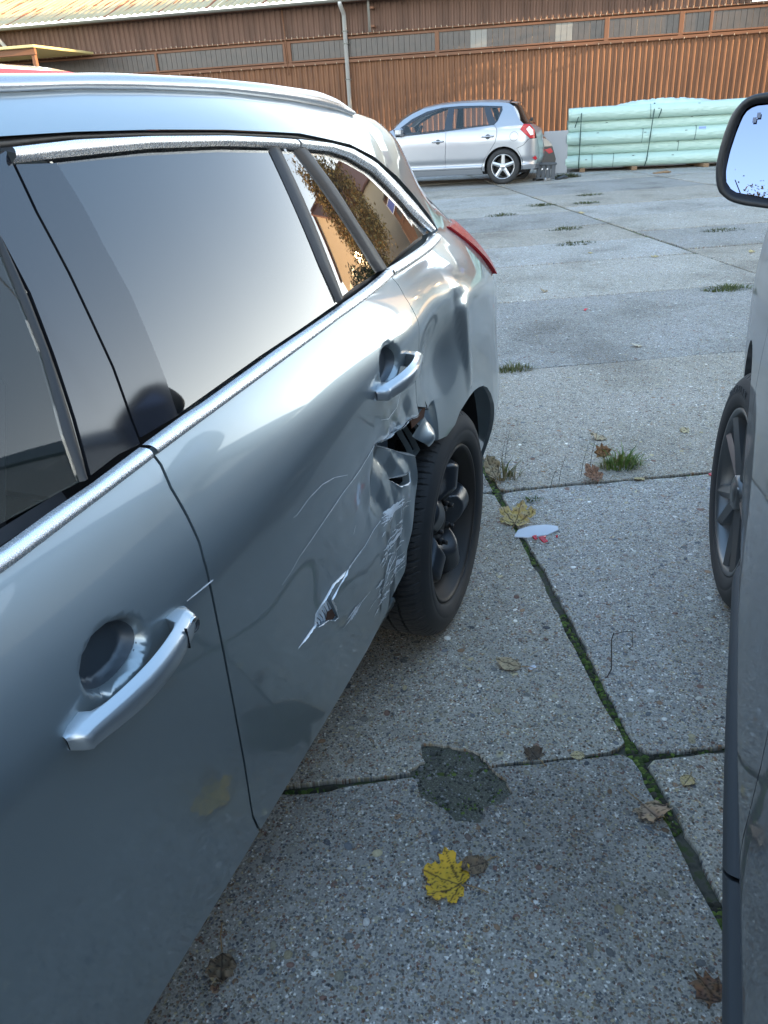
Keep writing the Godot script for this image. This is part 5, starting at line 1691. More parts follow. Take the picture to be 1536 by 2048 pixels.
# ---- the silver hatchback ---------------------------------------------------------
var K_hat := Knots.new("-3.5 -0.40 -3.2 -0.12 -2.8 -0.02 -2.4 0 0 0 0.15 -0.005 0.35 -0.04 0.5 -0.12 0.6 -0.24 0.66 -0.38")
func hat_side(s: float, h: float) -> float:
	var b := 0.93 + 0.06 * (s + 2.65) / 2.65
	var base := 0.02 - 0.06 * pow(clampf((0.45 - h) / 0.3, 0, 1), 2) - 0.03 * pow(clampf((h - 0.72) / 0.25, 0, 1), 2)
	base += 0.010 * smoothstep(0.36, 0.33, h) - 0.012 * exp(-pow((h - 0.40) / 0.05, 2))
	return base + K_hat.at(s) - 0.42 * maxf(h - b, 0) - 0.35 * pow(maxf(h - b - 0.1, 0), 2)

func make_hatchback() -> void:
	var car := thing("silver_hatchback", "silver five door hatchback parked side on in front of the rusty shed", "car", row_frame() * Transform3D(Basis(), Vector3(-1.434, 0, -16.30)))
	var mid := -0.86
	var pm: Material = M.hatch_paint
	var side_f := hat_side
	# windows stand in one dark frame
	var dlo := P("-2.02 1.05 -1.75 1.22 -1.47 1.33 -1.18 1.382 -0.85 1.39 -0.48 1.378 -0.04 1.345 -0.03 1.28 -0.11 1.10 -0.18 1.04 -0.64 1.01 -1.40 0.955 -1.98 0.925")
	var wf := P("-1.90 1.09 -1.58 1.25 -1.23 1.35 -1.06 1.36 -1.13 0.985 -1.69 0.955 -1.90 0.945")
	var wr := P("-0.95 1.345 -0.38 1.345 -0.28 1.035 -0.97 1.0")
	var wq := P("-0.27 1.325 -0.07 1.315 -0.11 1.13 -0.16 1.10")
	var fd := P("-2.05 0.30 -2.10 0.60 -2.06 0.92 -1.98 0.925 -1.40 0.955 -1.085 0.975 -1.11 0.30")
	var rd := P("-1.11 0.30 -1.085 0.975 -0.64 1.01 -0.18 1.04 -0.125 0.97 -0.12 0.88 -0.15 0.75 -0.26 0.59 -0.37 0.44 -0.41 0.30")
	var qp := P("-0.405 0.30 -0.365 0.44 -0.255 0.59 -0.145 0.75 -0.115 0.88 -0.12 0.97 -0.175 1.04 -0.11 1.10 -0.03 1.28 -0.04 1.345 -0.48 1.378 -0.85 1.39 -1.18 1.382 -1.47 1.33 -1.75 1.22 -2.02 1.05 -2.12 1.05 -1.94 1.205 -1.76 1.305 -1.57 1.375 -1.24 1.42 -0.86 1.435 -0.48 1.43 -0.15 1.415 0.08 1.39 0.16 1.34 0.30 1.09 0.37 1.03 0.31 0.94 0.38 0.87 0.49 0.78 0.45 0.76 0.38 0.68 0.25 0.625 0.30 0.54 0.36 0.42 0.36 0.30 0.36 0.25 -0.40 0.25")
	var bp := P("0.252 0.62 0.382 0.675 0.452 0.755 0.492 0.775 0.57 0.77 0.61 0.78 0.65 0.61 0.66 0.45 0.62 0.33 0.60 0.24 0.365 0.25 0.365 0.42 0.305 0.54")
	var lp := P("0.31 0.94 0.37 1.03 0.48 1.02 0.57 0.92 0.58 0.775 0.495 0.782 0.385 0.875")
	var wg := P("-2.055 0.30 -2.105 0.60 -2.065 0.92 -2.12 1.05 -2.45 0.93 -3.0 0.84 -3.35 0.72 -3.46 0.55 -3.42 0.25 -2.3 0.25")
	for mir in [NAN, mid]:
		var near: bool = is_nan(mir)
		var c := 0.03 if near else 0.06
		obj("window_frame", panel(dlo, [wf, wr, wq], func(s, h): return hat_side(s, h) - 0.006, c, 0, 0.02, mir), M.gloss_black, car)
		for w in [wf, wr, wq]: obj("window", panel(w, [], func(s, h): return hat_side(s, h) - 0.012, 0.06, 0, 0.0, mir), M.clear_glass, car)
		var d1 := obj("door", panel(shrink(fd, 0.003), [], side_f, c, 0, 0.02, mir), pm, car)
		var d2 := obj("door", panel(shrink(rd, 0.003), [arch(0, 0.316, 0.365)], side_f, c, 0, 0.02, mir), pm, car)
		obj("rear_wing", panel(qp, [arch(0, 0.316, 0.352)], side_f, c, 0, 0.02, mir), pm, car)
		obj("front_wing", panel(wg, [arch(-2.65, 0.316, 0.352)], side_f, c, 0, 0.02, mir), pm, car)
		obj("bumper_corner", panel(shrink(bp, 0.003), [arch(0, 0.316, 0.352)], side_f, c, 0, 0.02, mir), pm, car)
		var lamp := obj("tail_lamp", panel(lp, [], func(s, h): return hat_side(s, h) + 0.008, 0.02, 0, 0.03, mir), M.lamp_red_solid, car)
		obj("lamp_lens", panel(P("0.42 0.94 0.47 0.99 0.54 0.92 0.55 0.84 0.50 0.83"), [], func(s, h): return hat_side(s, h) + 0.011, 0.03, 0, 0.003, mir), M.sign_white, lamp)
		obj("sill", panel(P("-2.1 0.20 -2.1 0.297 -0.42 0.297 -0.38 0.20"), [], func(s, h): return hat_side(s, h) - 0.01, 0.05, 0, 0.03, mir), pm, car)
		obj("rear_reflector", panel(P("0.54 0.44 0.60 0.47 0.63 0.42 0.60 0.39"), [], func(s, h): return hat_side(s, h) + 0.006, 0.03, 0, 0.01, mir), M.lamp_red_solid, car)
		if near:
			for v in [[d1, -1.24, 0.80], [d2, -0.29, 0.845]]:
				var cx: float = v[1]
				var cy: float = v[2]
				obj("handle_cup", panel(circle(Vector2(cx, cy), 0.045, 20), [], func(s, h): return hat_side(s, h) + 0.001, 0.03, 0, 0.0), M.grey_plastic, v[0])
				var z: float = hat_side(cx, cy)
				obj("handle", tube_mesh([Vector3(cx - 0.11, cy, z), Vector3(cx - 0.08, cy + 0.002, z + 0.025), Vector3(cx, cy + 0.006, z + 0.033), Vector3(cx + 0.08, cy + 0.006, z + 0.025), Vector3(cx + 0.11, cy + 0.004, z)], 0.014, 8), pm, v[0])
			obj("fuel_flap", panel(circle(Vector2(0.20, 0.83), 0.080, 36), [circle(Vector2(0.20, 0.83), 0.075, 36)], func(s, h): return hat_side(s, h) + 0.0012, 0.03, 0, 0.0), M.dark_gap, car)
			var mm := begin()
			bx(mm, Vector3(0.14, 0.13, 0.16), Transform3D(Basis(Vector3.UP, -0.3), Vector3(-1.98, 1.01, 0.09)), 0.05)
			bx(mm, Vector3(0.07, 0.04, 0.12), Transform3D(Basis(), Vector3(-1.94, 0.955, 0.0)), 0.015)
			obj("wing_mirror", finish(mm, false), pm, car)
	obj("roof", loft(edge3("-2.12 1.05 -1.94 1.205 -1.76 1.305 -1.57 1.375 -1.24 1.42 -0.86 1.435 -0.48 1.43 -0.15 1.415 0.08 1.39", hat_side).slice(3), mid, Vector3(0, 0.05, 0)), pm, car)
	obj("windscreen", loft(edge3("-1.57 1.375 -1.76 1.305 -1.94 1.205 -2.12 1.05", hat_side), mid, Vector3(-0.16, 0.03, 0)), M.clear_glass, car)
	obj("bonnet", loft(edge3("-2.12 1.05 -2.45 0.93 -3.0 0.84 -3.35 0.72", hat_side), mid, Vector3(0, 0.06, 0)), pm, car)
	obj("front_bumper", loft(edge3("-3.35 0.72 -3.46 0.55 -3.42 0.25", hat_side), mid, Vector3(-0.2, 0, 0)), pm, car)
	obj("spoiler", loft([Vector3(0.02, 1.40, -0.22), Vector3(0.12, 1.395, -0.24), Vector3(0.22, 1.375, -0.26), Vector3(0.16, 1.34, -0.26)], mid, Vector3(0.05, 0.02, 0)), pm, car)
	obj("rear_window", loft(edge3("0.16 1.34 0.30 1.09 0.37 1.03", hat_side), mid, Vector3(0.14, 0, 0)), M.tinted_glass, car)
	obj("tailgate", loft(edge3("0.37 1.03 0.57 0.92 0.61 0.78", hat_side), mid, Vector3(0.10, 0, 0)), pm, car)
	obj("rear_bumper", loft(edge3("0.61 0.78 0.65 0.61 0.66 0.45 0.62 0.33 0.60 0.24", hat_side), mid, Vector3(0.08, 0, 0)), pm, car)
	obj("rear_wiper", box(Vector3(0.05, 0.06, 0.04), 0.01, Vector3(0.47, 1.09, mid)), M.black_plastic, car)
	obj("aerial", tube_mesh([Vector3(-0.12, 1.47, mid), Vector3(-0.04, 1.62, mid), Vector3(0.0, 1.72, mid)], 0.006, 6, 0.003), M.black_plastic, car)
	obj("underbody", box(Vector3(3.6, 0.1, 1.5), 0.02, Vector3(-1.35, 0.24, mid)), M.dark_gap, car)
	obj("dashboard", box(Vector3(0.4, 0.25, 1.35), 0.06, Vector3(-2.0, 0.83, mid)), M.cloth, car)
	for z in [-0.5, -1.22]:
		var st := begin()
		bx(st, Vector3(0.5, 0.2, 0.5), Transform3D(Basis(), Vector3(-1.35, 0.48, z)), 0.05)
		bx(st, Vector3(0.14, 0.55, 0.46), Transform3D(Basis(Vector3.BACK, -0.3), Vector3(-1.02, 0.72, z)), 0.05)
		obj("seat", finish(st, false), M.cloth, car)
	obj("rear_seat", box(Vector3(0.25, 0.55, 1.25), 0.06, Vector3(-0.15, 0.70, mid)), M.cloth, car)
	var sw := TorusMesh.new()
	sw.inner_radius = 0.16; sw.outer_radius = 0.19; sw.rings = 24; sw.ring_segments = 8
	obj("steering_wheel", sw, M.black_plastic, car).transform = Transform3D(Basis(Vector3.BACK, 1.1), Vector3(-1.72, 0.93, -0.5))
	for x in [0.0, -2.65]:
		for f in 2:
			var w := alloy_wheel(car, 0.316, 0.215, 5)
			w.transform = Transform3D(Basis(Vector3.UP, PI * f) * Basis(Vector3.BACK, 0.3), Vector3(x, 0.316, -0.005 if f == 0 else 2 * mid + 0.005))
			arch_liner(car, 0.36, 0.25, Transform3D(Basis(Vector3.UP, PI * f), Vector3(x, 0.316, -0.03 if f == 0 else 2 * mid + 0.03)))

# ---- the red car of which only the roof shows over the estate ----------------------
func red_side(s: float, h: float) -> float: return 0.0 - 0.06 * pow(clampf((0.5 - h) / 0.3, 0, 1), 2) - 0.34 * maxf(h - 1.0, 0) - 3.0 * pow(maxf(h - 1.50, 0), 2) - 0.5 * pow(maxf(absf(s + 1.3) - 1.7, 0), 2)

func make_red_car() -> void:
	var car := thing("red_car", "red car parked behind the estate, only its roof showing", "car", car_frame() * Transform3D(Basis().scaled(Vector3(1.145, 1.145, 1.145)), Vector3(3.72, 0, -3.75)))
	var mid := -0.88
	for mir in [NAN, mid]:
		obj("flank", panel(P("0.75 0.25 0.8 0.9 0.6 1.02 -2.1 0.98 -3.1 0.9 -3.4 0.7 -3.4 0.25"), [arch(0, 0.32, 0.36), arch(-2.6, 0.32, 0.36)], red_side, 0.08, 0, 0.02, mir), M.red_paint, car)
		obj("window", panel(P("0.45 1.04 -1.95 1.0 -1.5 1.40 -1.2 1.46 -0.2 1.44 0.2 1.38"), [], red_side, 0.1, 0, 0.0, mir), M.tinted_glass, car)
		obj("roof_frame", panel(P("0.6 1.02 0.45 1.04 0.2 1.38 -0.2 1.44 -1.2 1.46 -1.5 1.40 -1.95 1.0 -2.1 0.98 -1.62 1.44 -1.25 1.54 -0.2 1.53 0.3 1.46"), [], red_side, 0.05, 0, 0.02, mir), M.red_paint, car)
		for x in [0.0, -2.6]:
			var w := alloy_wheel(car, 0.32, 0.215, 5)
			w.transform = Transform3D(Basis(Vector3.UP, 0.0 if is_nan(mir) else PI), Vector3(x, 0.32, -0.02 if is_nan(mir) else 2 * mid + 0.02))
	obj("roof", loft(edge3("0.3 1.46 -0.2 1.53 -1.25 1.54 -1.62 1.44", red_side), mid, Vector3(0, 0.08, 0)), M.red_paint, car)
	obj("tailgate", loft(edge3("0.3 1.46 0.6 1.02 0.8 0.9 0.75 0.25", red_side), mid, Vector3(0.1, 0, 0)), M.red_paint, car)
	obj("windscreen", loft(edge3("-1.62 1.44 -2.1 0.98", red_side), mid, Vector3(-0.15, 0, 0)), M.tinted_glass, car)
	obj("bonnet", loft(edge3("-2.1 0.98 -3.1 0.9 -3.4 0.7 -3.4 0.25", red_side), mid, Vector3(-0.08, 0.05, 0)), M.red_paint, car)
	obj("underbody", box(Vector3(3.7, 0.1, 1.5), 0.02, Vector3(-1.3, 0.3, mid)), M.dark_gap, car)

# ---- film wrapped pipes on timber blocks --------------------------------------------
func make_pipe_stack() -> void:
	var base := row_frame() * Transform3D(Basis(Vector3.UP, 0.0), Vector3(-0.305, 0, -18.62))
	var r := 0.128
	var names_row := ["lowest", "second lowest", "middle", "second from the top", "topmost"]
	var kinds := []
	for v in 3:
		var st := begin()
		st.set_smooth_group(0)
		var g := RandomNumberGenerator.new()
		g.seed = 60 + v
		var n := 70
		var len_ := 6.4
		var rows := []
		var ph := g.randf() * 6
		for i in n + 1:
			var row := []
			for k in 28:
				var w := TAU * k / 28
				var rr := r * (1.0 + 0.010 * sin(i * 0.45 + ph) * sin(2 * w + i * 0.13) + 0.012 * sin(3 * w + i * 0.06 + ph) + 0.006 * sin(i * 1.7 + 5 * w))
				if i < 2: rr *= 0.965
				row.append(Vector3(len_ * i / n, cos(w) * rr * 1.0 - 0.006 * sin(i * 0.09 + ph), sin(w) * rr))
			rows.append(row)
		for i in n:
			for k in 28: quad(st, rows[i][k], rows[i][(k + 1) % 28], rows[i + 1][(k + 1) % 28], rows[i + 1][k])
		for e in [0, n]:
			for k in range(1, 27):
				for q in ([rows[e][0], rows[e][k + 1], rows[e][k]] if e == 0 else [rows[e][0], rows[e][k], rows[e][k + 1]]): st.add_vertex(q)
		kinds.append(finish(st))
	for row in 5:
		var count := 4 if row % 2 == 0 else 3
		for c in count:
			var z := -c * r * 2.02 - (r * 1.01 if row % 2 else 0.0)
			var y := 0.075 + r + row * r * 1.735
			var o := thing("wrapped_pipe", "mint green film wrapped pipe, %s of the stack, %s" % [names_row[row], ["front row", "second row back", "third row back", "rearmost row"][c]], "pipe", base * Transform3D(Basis(), Vector3(rng.randf_range(-0.015, 0.03), y, z)), "wrapped pipes stacked by the shed")
			obj("wrapping", kinds[(row + c) % 3], M.pipe_film, o)
			if c == 0:
				for k in 5:
					var x: float = [0.45, 1.35, 2.15, 3.4, 4.3][k] + 0.1 * row + rng.randf_range(-0.05, 0.05)
					var w := 0.55 + rng.randf_range(-0.3, 0.3)
					var l := obj("stamp", box(Vector3(0.045, 0.012, 0.004), 0), M.ink, o)
					l.transform = Transform3D(Basis(Vector3.RIGHT, -w), Vector3(x, sin(w) * (r + 0.001), cos(w) * (r + 0.001)))
				for sx in [[[], [0.98], [0.55]], [[2.25]], [[0.27], [1.52], [2.55]], [[]], [[1.62]]][row]:
					if sx.size():
						var ring := TorusMesh.new()
						ring.inner_radius = r * 0.985; ring.outer_radius = r + 0.008; ring.rings = 40; ring.ring_segments = 6
						var s := obj("strap", ring, M.strap, o)
						s.transform = Transform3D(Basis(Vector3.BACK, PI / 2 + rng.randf_range(-0.06, 0.06)), Vector3(sx[0], 0, 0))
	# straps round the whole stack
	for k in 2:
		var x: float = [0.28, 1.68][k]
		var o := thing("binding_strap", ["dark binding strap round the left end of the pipe stack", "dark binding strap round the middle of the pipe stack"][k], "strap", base)
		var z := r + 0.012
		var top := 0.075 + 2 * r + 4 * r * 1.735 + 0.01
		var pts := [Vector3(x - 0.06 * k, 0.07, z - 0.02), Vector3(x - 0.03 * k, 0.2, z), Vector3(x, 0.65, z + 0.004), Vector3(x + 0.03 * k, 1.1, z), Vector3(x + 0.04 * k, top, z - 0.12), Vector3(x, top, -0.7), Vector3(x, 0.6, -0.92), Vector3(x, 0.06, -0.8)]
		obj("band", tube_mesh(pts, 0.011, 6), M.strap, o)
		if k == 0: obj("band", tube_mesh([Vector3(x - 0.12, 0.86, z - 0.03), Vector3(x - 0.07, 1.02, z - 0.005), Vector3(x - 0.01, top - 0.02, z - 0.10)], 0.009, 6), M.strap, o)
		else: obj("band", tube_mesh([Vector3(x + 0.16, top - 0.03, z - 0.1), Vector3(x + 0.17, 1.1, z), Vector3(x + 0.13, 0.96, z - 0.03)], 0.009, 6), M.strap, o)
	# crumpled film and spare wrap on top
	var hs := begin()
	hs.set_smooth_group(0)
	var nz := FastNoiseLite.new()
	nz.seed = 71; nz.frequency = 2.2
	var rows := []
	for i in 46:
		var row := []
		for j in 16:
			var u := i / 45.0
			var v := j / 15.0
			var hgt := 0.17 * pow(sin(PI * u), 0.8) * pow(sin(PI * v), 0.6) * (0.75 + 0.5 * nz.get_noise_2d(u * 4, v * 2)) + 0.01
			row.append(Vector3(0.85 + 2.1 * u, 1.195 + hgt * 0.75, -0.02 - 0.85 * v))
		rows.append(row)
	for i in 45:
		for j in 15: quad(hs, rows[i][j], rows[i + 1][j], rows[i + 1][j + 1], rows[i][j + 1])
	var heap := thing("film_heap", "crumpled whitish film heaped on top of the pipe stack", "plastic film", base)
	obj("film", finish(hs), M.film_white, heap)
	tag(obj("paper_label", box(Vector3(0.13, 0.05, 0.004), 0, Vector3.ZERO), M.label_blue), "small blue paper label stuck on the middle front pipe", "label").transform = base * Transform3D(Basis(Vector3.RIGHT, -0.75), Vector3(2.68, 0.075 + r + 2 * r * 1.735 + 0.092, 0.094))
	for k in 3:
		var b := thing("timber_block", ["timber block under the left end of the pipe stack", "timber block under the pipe stack, the middle one of three", "timber block under the pipe stack nearest the wing mirror"][k], "timber", base * Transform3D(Basis(Vector3.UP, 0.1 * k), Vector3([0.36, 1.36, 2.72][k], 0, -0.42)), "timber blocks under the pipes")
		obj("block", box(Vector3(0.11, 0.075, 1.18), 0.008, Vector3(0, 0.0375, 0)), M.timber, b)

# ---- a stripped wreck between hatchback and pipes -------------------------------------
func make_wreck() -> void:
	var f := row_frame() * Transform3D(Basis(Vector3.UP, 0.35), Vector3(-0.50, 0, -17.55))
	var o := thing("car_wreck", "dark rear end of a wrecked car with one red tail lamp behind the silver hatchback", "car wreck", f)
	var line := [Vector3(-1.3, 0.80, 0.0), Vector3(-0.9, 0.80, 0.0), Vector3(-0.45, 0.775, 0.0), Vector3(-0.2, 0.72, -0.02), Vector3(-0.08, 0.62, -0.02), Vector3(-0.02, 0.46, 0.0), Vector3(0.02, 0.34, 0.0), Vector3(0.0, 0.16, -0.02)]
	obj("boot", loft(line, -0.75, Vector3(0.06, 0.05, 0), 14, 1.0, 3.0), M.wreck_paint, o)
	var fl := func(s: float, h: float) -> float: return 0.0 - 0.10 * pow(maxf(h - 0.55, 0), 1.5)
	for mir in [NAN, -0.75]:
		obj("rear_wing", panel(P("-1.3 0.80 -0.9 0.80 -0.45 0.775 -0.2 0.72 -0.08 0.62 -0.02 0.46 0.02 0.34 0.0 0.16 -0.3 0.16 -1.3 0.2"), [arch(-0.75, 0.25, 0.33)], fl, 0.05, 0, 0.02, mir), M.wreck_paint, o)
		obj("tail_lamp", panel(P("-0.22 0.52 -0.10 0.55 -0.045 0.47 -0.13 0.44"), [], func(s, h): return fl.call(s, h) + 0.008, 0.04, 0, 0.03, mir), M.lamp_red_solid, o)
	obj("number_plate_frame", band(P("-0.62 0.70 -0.46 0.62 -0.42 0.50"), P("-0.64 0.68 -0.49 0.61 -0.455 0.50"), fl, 20, 3, 0.006, 0.004), M.chrome, o)
	for x in [-0.75]:
		tyre(o, 0.29, 0.19, 0.19, 50)
		for c in o.get_children():
			if String(c.name).begins_with("tyre"): c.position = Vector3(x, 0.25, -0.04)
	var b := thing("loose_bumper", "dark grey broken bumper piece with slots lying against the silver hatchback", "bumper", row_frame() * Transform3D(Basis(Vector3.UP, -0.15) * Basis(Vector3.RIGHT, -0.12), Vector3(-0.645, 0.03, -16.75)))
	var st := begin()
	for k in 4: bx(st, Vector3(0.075, 0.24, 0.06), Transform3D(Basis(), Vector3(-0.14 + 0.095 * k, 0.14, 0)), 0.012)
	bx(st, Vector3(0.40, 0.05, 0.09), Transform3D(Basis(), Vector3(0, 0.27, 0.0)), 0.015)
	bx(st, Vector3(0.36, 0.03, 0.08), Transform3D(Basis(), Vector3(0, 0.02, 0)), 0.01)
	obj("shell", finish(st, false), M.grey_plastic, b)
	for k in 2: obj("clip", box(Vector3(0.03, 0.03, 0.02), 0.005, Vector3(-0.06 + 0.10 * k, 0.18, 0.05)), M.alloy, b)
	var brd := thing("grey_board", "grey board standing on edge between the wreck and the pipe stack", "board", row_frame() * Transform3D(Basis(Vector3.UP, 0.1) * Basis(Vector3.RIGHT, -0.06), Vector3(-0.52, 0.0, -18.5)))
	obj("sheet", box(Vector3(0.5, 0.82, 0.04), 0.006, Vector3(0, 0.41, 0)), M.grey_board, brd)
	# rubbish on the ground behind the hatchback
	var bits := [["black plastic bracket lying behind the hatchback's rear wheel", Vector3(-0.78, 0, -16.9), Vector3(0.22, 0.05, 0.12), "black_plastic"], ["pale drinks can lying on the concrete by the loose bumper", Vector3(-0.62, 0, -16.75), Vector3(0.12, 0.06, 0.06), "alloy"], ["bent black plastic strip lying under the wreck", Vector3(-0.35, 0, -17.0), Vector3(0.3, 0.04, 0.1), "black_plastic"], ["flat dark scrap on the concrete in front of the pipe stack", Vector3(1.55, 0, -17.4), Vector3(0.28, 0.03, 0.12), "timber"]]
	for q in bits:
		var m := thing("debris", q[0], "debris", row_frame() * Transform3D(Basis(Vector3.UP, rng.randf() * 2), q[1]))
		var s := begin()
		bx(s, q[2], Transform3D(Basis(Vector3.BACK, 0.1), Vector3(0, q[2].y / 2 + 0.004, 0)), q[2].y * 0.3)
		bx(s, q[2] * Vector3(0.5, 0.8, 1.3), Transform3D(Basis(Vector3.UP, 0.6), Vector3(q[2].x * 0.35, q[2].y / 2 + 0.006, 0.02)), q[2].y * 0.3)
		obj("piece", finish(s, false), M[q[3]], m)

# ---- leaves, weeds, broken plastic --------------------------------------------------------
func leaf_mesh(outline: PackedVector2Array, size: float, curl: float, c1: Color, c2: Color, seed_: int, veins := true) -> ArrayMesh:
	# the outline runs round a unit leaf whose stalk end is at the origin and tip at (0, 1)
	var g := RandomNumberGenerator.new()
	g.seed = seed_
	var nz := FastNoiseLite.new()
	nz.seed = seed_; nz.frequency = 3.0
	var st := begin()
	st.set_smooth_group(0)
	var ribs := [Vector2(0, 1), Vector2(0.8, 0.75), Vector2(-0.8, 0.75), Vector2(0.85, 0.15), Vector2(-0.85, 0.15)]
	var cell := 0.045
	for i in range(-24, 24):
		for j in range(-6, 26):
			var o := Vector2(i, j) * cell
			var sq := PackedVector2Array([o, o + Vector2(cell, 0), o + Vector2(cell, cell), o + Vector2(0, cell)])
			for part in Geometry2D.intersect_polygons(sq, outline):
				var tri := Geometry2D.triangulate_polygon(part)
				for k in range(0, tri.size(), 3):
					var t := [part[tri[k]], part[tri[k + 1]], part[tri[k + 2]]]
					if (t[1] - t[0]).cross(t[2] - t[0]) > 0: t.reverse()
					for p: Vector2 in t:
						var vein := 9.0
						for rb: Vector2 in ribs:
							var dd: Vector2 = rb.normalized()
							var along := p.dot(dd)
							if along > 0: vein = minf(vein, absf(p.cross(dd)))
						var n1 := nz.get_noise_2d(p.x, p.y)
						var col := c1.lerp(c2, clampf(0.5 + 0.9 * n1, 0, 1))
						if veins and vein < 0.022: col = col.lerp(Color(0.12, 0.07, 0.04), 0.6)
						if veins and nz.get_noise_2d(p.x * 5 + 9, p.y * 5) > 0.30: col = col.darkened(0.5)
						st.set_color(col.srgb_to_linear())
						var r := p.length()
						var y := curl * (r * r * 0.6 + 0.35 * n1 - 0.12 * clampf(1 - vein / 0.15, 0, 1) + 0.25 * sin(p.x * 4 + seed_) * p.y)
						st.add_vertex(Vector3(p.x, maxf(y, -0.02) + 0.04, -p.y) * size)
	st.index()
	st.generate_normals()
	return st.commit()

func leaf(called: String, label: String, at: Vector3, turn: float, outline: PackedVector2Array, size: float, curl: float, c1: Color, c2: Color, seed_: int, stalk := 0.6, tilt := Vector3.ZERO, group := "") -> void:
	var o := thing(called, label, "leaf", Transform3D(Basis(Vector3.UP, turn) * Basis.from_euler(tilt), at + Vector3(0, 0.002, 0)), group)
	obj("blade", leaf_mesh(outline, size, curl, c1, c2, seed_), M.dead_leaf, o)
	if stalk > 0:
		obj("stalk", tube_mesh([Vector3(0, 0.04 * size + 0.001, 0), Vector3(0.05, 0.06, stalk * 0.5) * size, Vector3(0.02, 0.03, stalk) * size + Vector3(0, 0.001, 0)], 0.0011, 5), M.leaf_stalk, o)

func make_litter() -> void:
	mat("leaf_stalk", lin(0.25, 0.16, 0.07), 0.8)
	var maple := P("0 0 0.12 -0.14 0.34 -0.20 0.46 -0.10 0.66 -0.08 0.74 0.06 0.70 0.18 0.56 0.28 0.64 0.36 0.84 0.40 0.90 0.54 0.84 0.64 0.88 0.80 0.68 0.80 0.58 0.90 0.42 0.76 0.34 0.78 0.38 0.92 0.26 1.00 0.20 1.12 0.04 1.20 -0.08 1.12 -0.20 1.08 -0.24 0.94 -0.38 0.92 -0.34 0.78 -0.44 0.78 -0.58 0.90 -0.70 0.80 -0.86 0.76 -0.82 0.62 -0.90 0.52 -0.82 0.40 -0.64 0.34 -0.56 0.26 -0.70 0.16 -0.74 0.04 -0.64 -0.08 -0.44 -0.10 -0.32 -0.20 -0.10 -0.14")
	var oval := P("0 0 0.16 0.06 0.30 0.20 0.38 0.40 0.36 0.62 0.24 0.82 0.08 0.96 0 1.02 -0.10 0.94 -0.26 0.80 -0.37 0.60 -0.38 0.38 -0.28 0.18 -0.15 0.05")
	var torn := P("0 0 0.20 0.10 0.46 0.08 0.40 0.28 0.56 0.44 0.36 0.52 0.30 0.74 0.12 0.66 0.02 0.92 -0.10 0.70 -0.34 0.82 -0.34 0.56 -0.54 0.46 -0.38 0.30 -0.44 0.10 -0.20 0.12")
	var yel := lin(0.62, 0.38, 0.025)
	var yel2 := lin(0.50, 0.31, 0.025)
	var pale := lin(0.45, 0.36, 0.22)
	var pale2 := lin(0.33, 0.25, 0.15)
	var br := lin(0.13, 0.085, 0.05)
	var br2 := lin(0.20, 0.14, 0.08)
	leaf("maple_leaf", "large yellow maple leaf with dark veins lying flat in the foreground", Vector3(0.105, 0, -1.015), 1.15, maple, 0.066, 0.30, yel, yel2, 11, 0.85)
	leaf("dry_leaf", "curled brown oval leaf just beyond the big yellow maple leaf", Vector3(0.165, 0, -1.065), 1.9, oval, 0.058, 0.35, br, br2, 12, 0.4)
	leaf("dry_leaf", "crumpled grey brown leaf with a long stalk beside the estate's sill", Vector3(-0.345, 0, -0.905), -3.0, oval, 0.068, 0.5, br, lin(0.22, 0.17, 0.11), 13, 0.9)
	leaf("dry_leaf", "pale beige leaf on the slab beside the estate's rear wheel", Vector3(0.345, 0, -1.665), 1.2, oval, 0.07, 0.22, pale, pale2, 14, 0.5)
	leaf("dry_leaf", "curled pinkish brown leaf beside the mossy joint on the right", Vector3(0.515, 0, -1.185), 3.6, torn, 0.075, 0.5, lin(0.34, 0.22, 0.15), pale2, 15, 0.7)
	leaf("dry_leaf", "small pale yellow leaf on the slab right of the mossy joint", Vector3(0.648, 0, -1.255), 2.4, oval, 0.042, 0.2, lin(0.48, 0.36, 0.14), pale, 16, 0.2)
	leaf("dry_leaf", "dark brown crumpled leaf caught in the cross joint", Vector3(0.322, 0, -1.33), 0.4, torn, 0.05, 0.6, br, lin(0.08, 0.06, 0.045), 17, 0.5)
	leaf("dry_leaf", "tiny pale yellow leaf in the cross joint near the joint crossing", Vector3(0.432, 0, -1.335), 1.6, oval, 0.035, 0.1, lin(0.5, 0.40, 0.18), pale, 18, 0.0)
	leaf("maple_leaf", "folded yellow maple leaf beside the broken lamp plastic", Vector3(0.47, 0.004, -2.47), -0.5, maple, 0.078, 0.42, lin(0.58, 0.42, 0.12), pale, 19, 0.5, Vector3(0.25, 0, 0.1))
	leaf("dry_leaf", "reddish brown maple leaf at the foot of the grass tuft", Vector3(0.86, 0.01, -2.79), 0.9, maple, 0.06, 0.5, lin(0.34, 0.17, 0.09), lin(0.24, 0.12, 0.07), 20, 0.4, Vector3(0.3, 0, 0))
	leaf("dry_leaf", "orange brown leaf standing up in the left of the grass tuft", Vector3(0.925, 0.03, -2.94), 0.2, torn, 0.07, 0.4, lin(0.38, 0.20, 0.09), lin(0.26, 0.14, 0.07), 21, 0.4, Vector3(0.9, 0, 0.3))
	leaf("dry_leaf", "pale yellow leaf in front of the grass tuft at its right", Vector3(1.045, 0, -2.79), 2.0, oval, 0.05, 0.3, lin(0.5, 0.40, 0.16), pale, 22, 0.3)
	leaf("dry_leaf", "pale leaf at the right edge of the grass tuft", Vector3(1.08, 0, -2.95), 1.4, oval, 0.09, 0.3, pale, lin(0.5, 0.48, 0.40), 23, 0.3)
	leaf("dry_leaf", "dry beige leaf curled against the estate's rear tyre", Vector3(0.46, 0.02, -2.83), 0.3, oval, 0.10, 0.5, pale2, pale, 24, 0.3, Vector3(0.8, 0.3, 0))
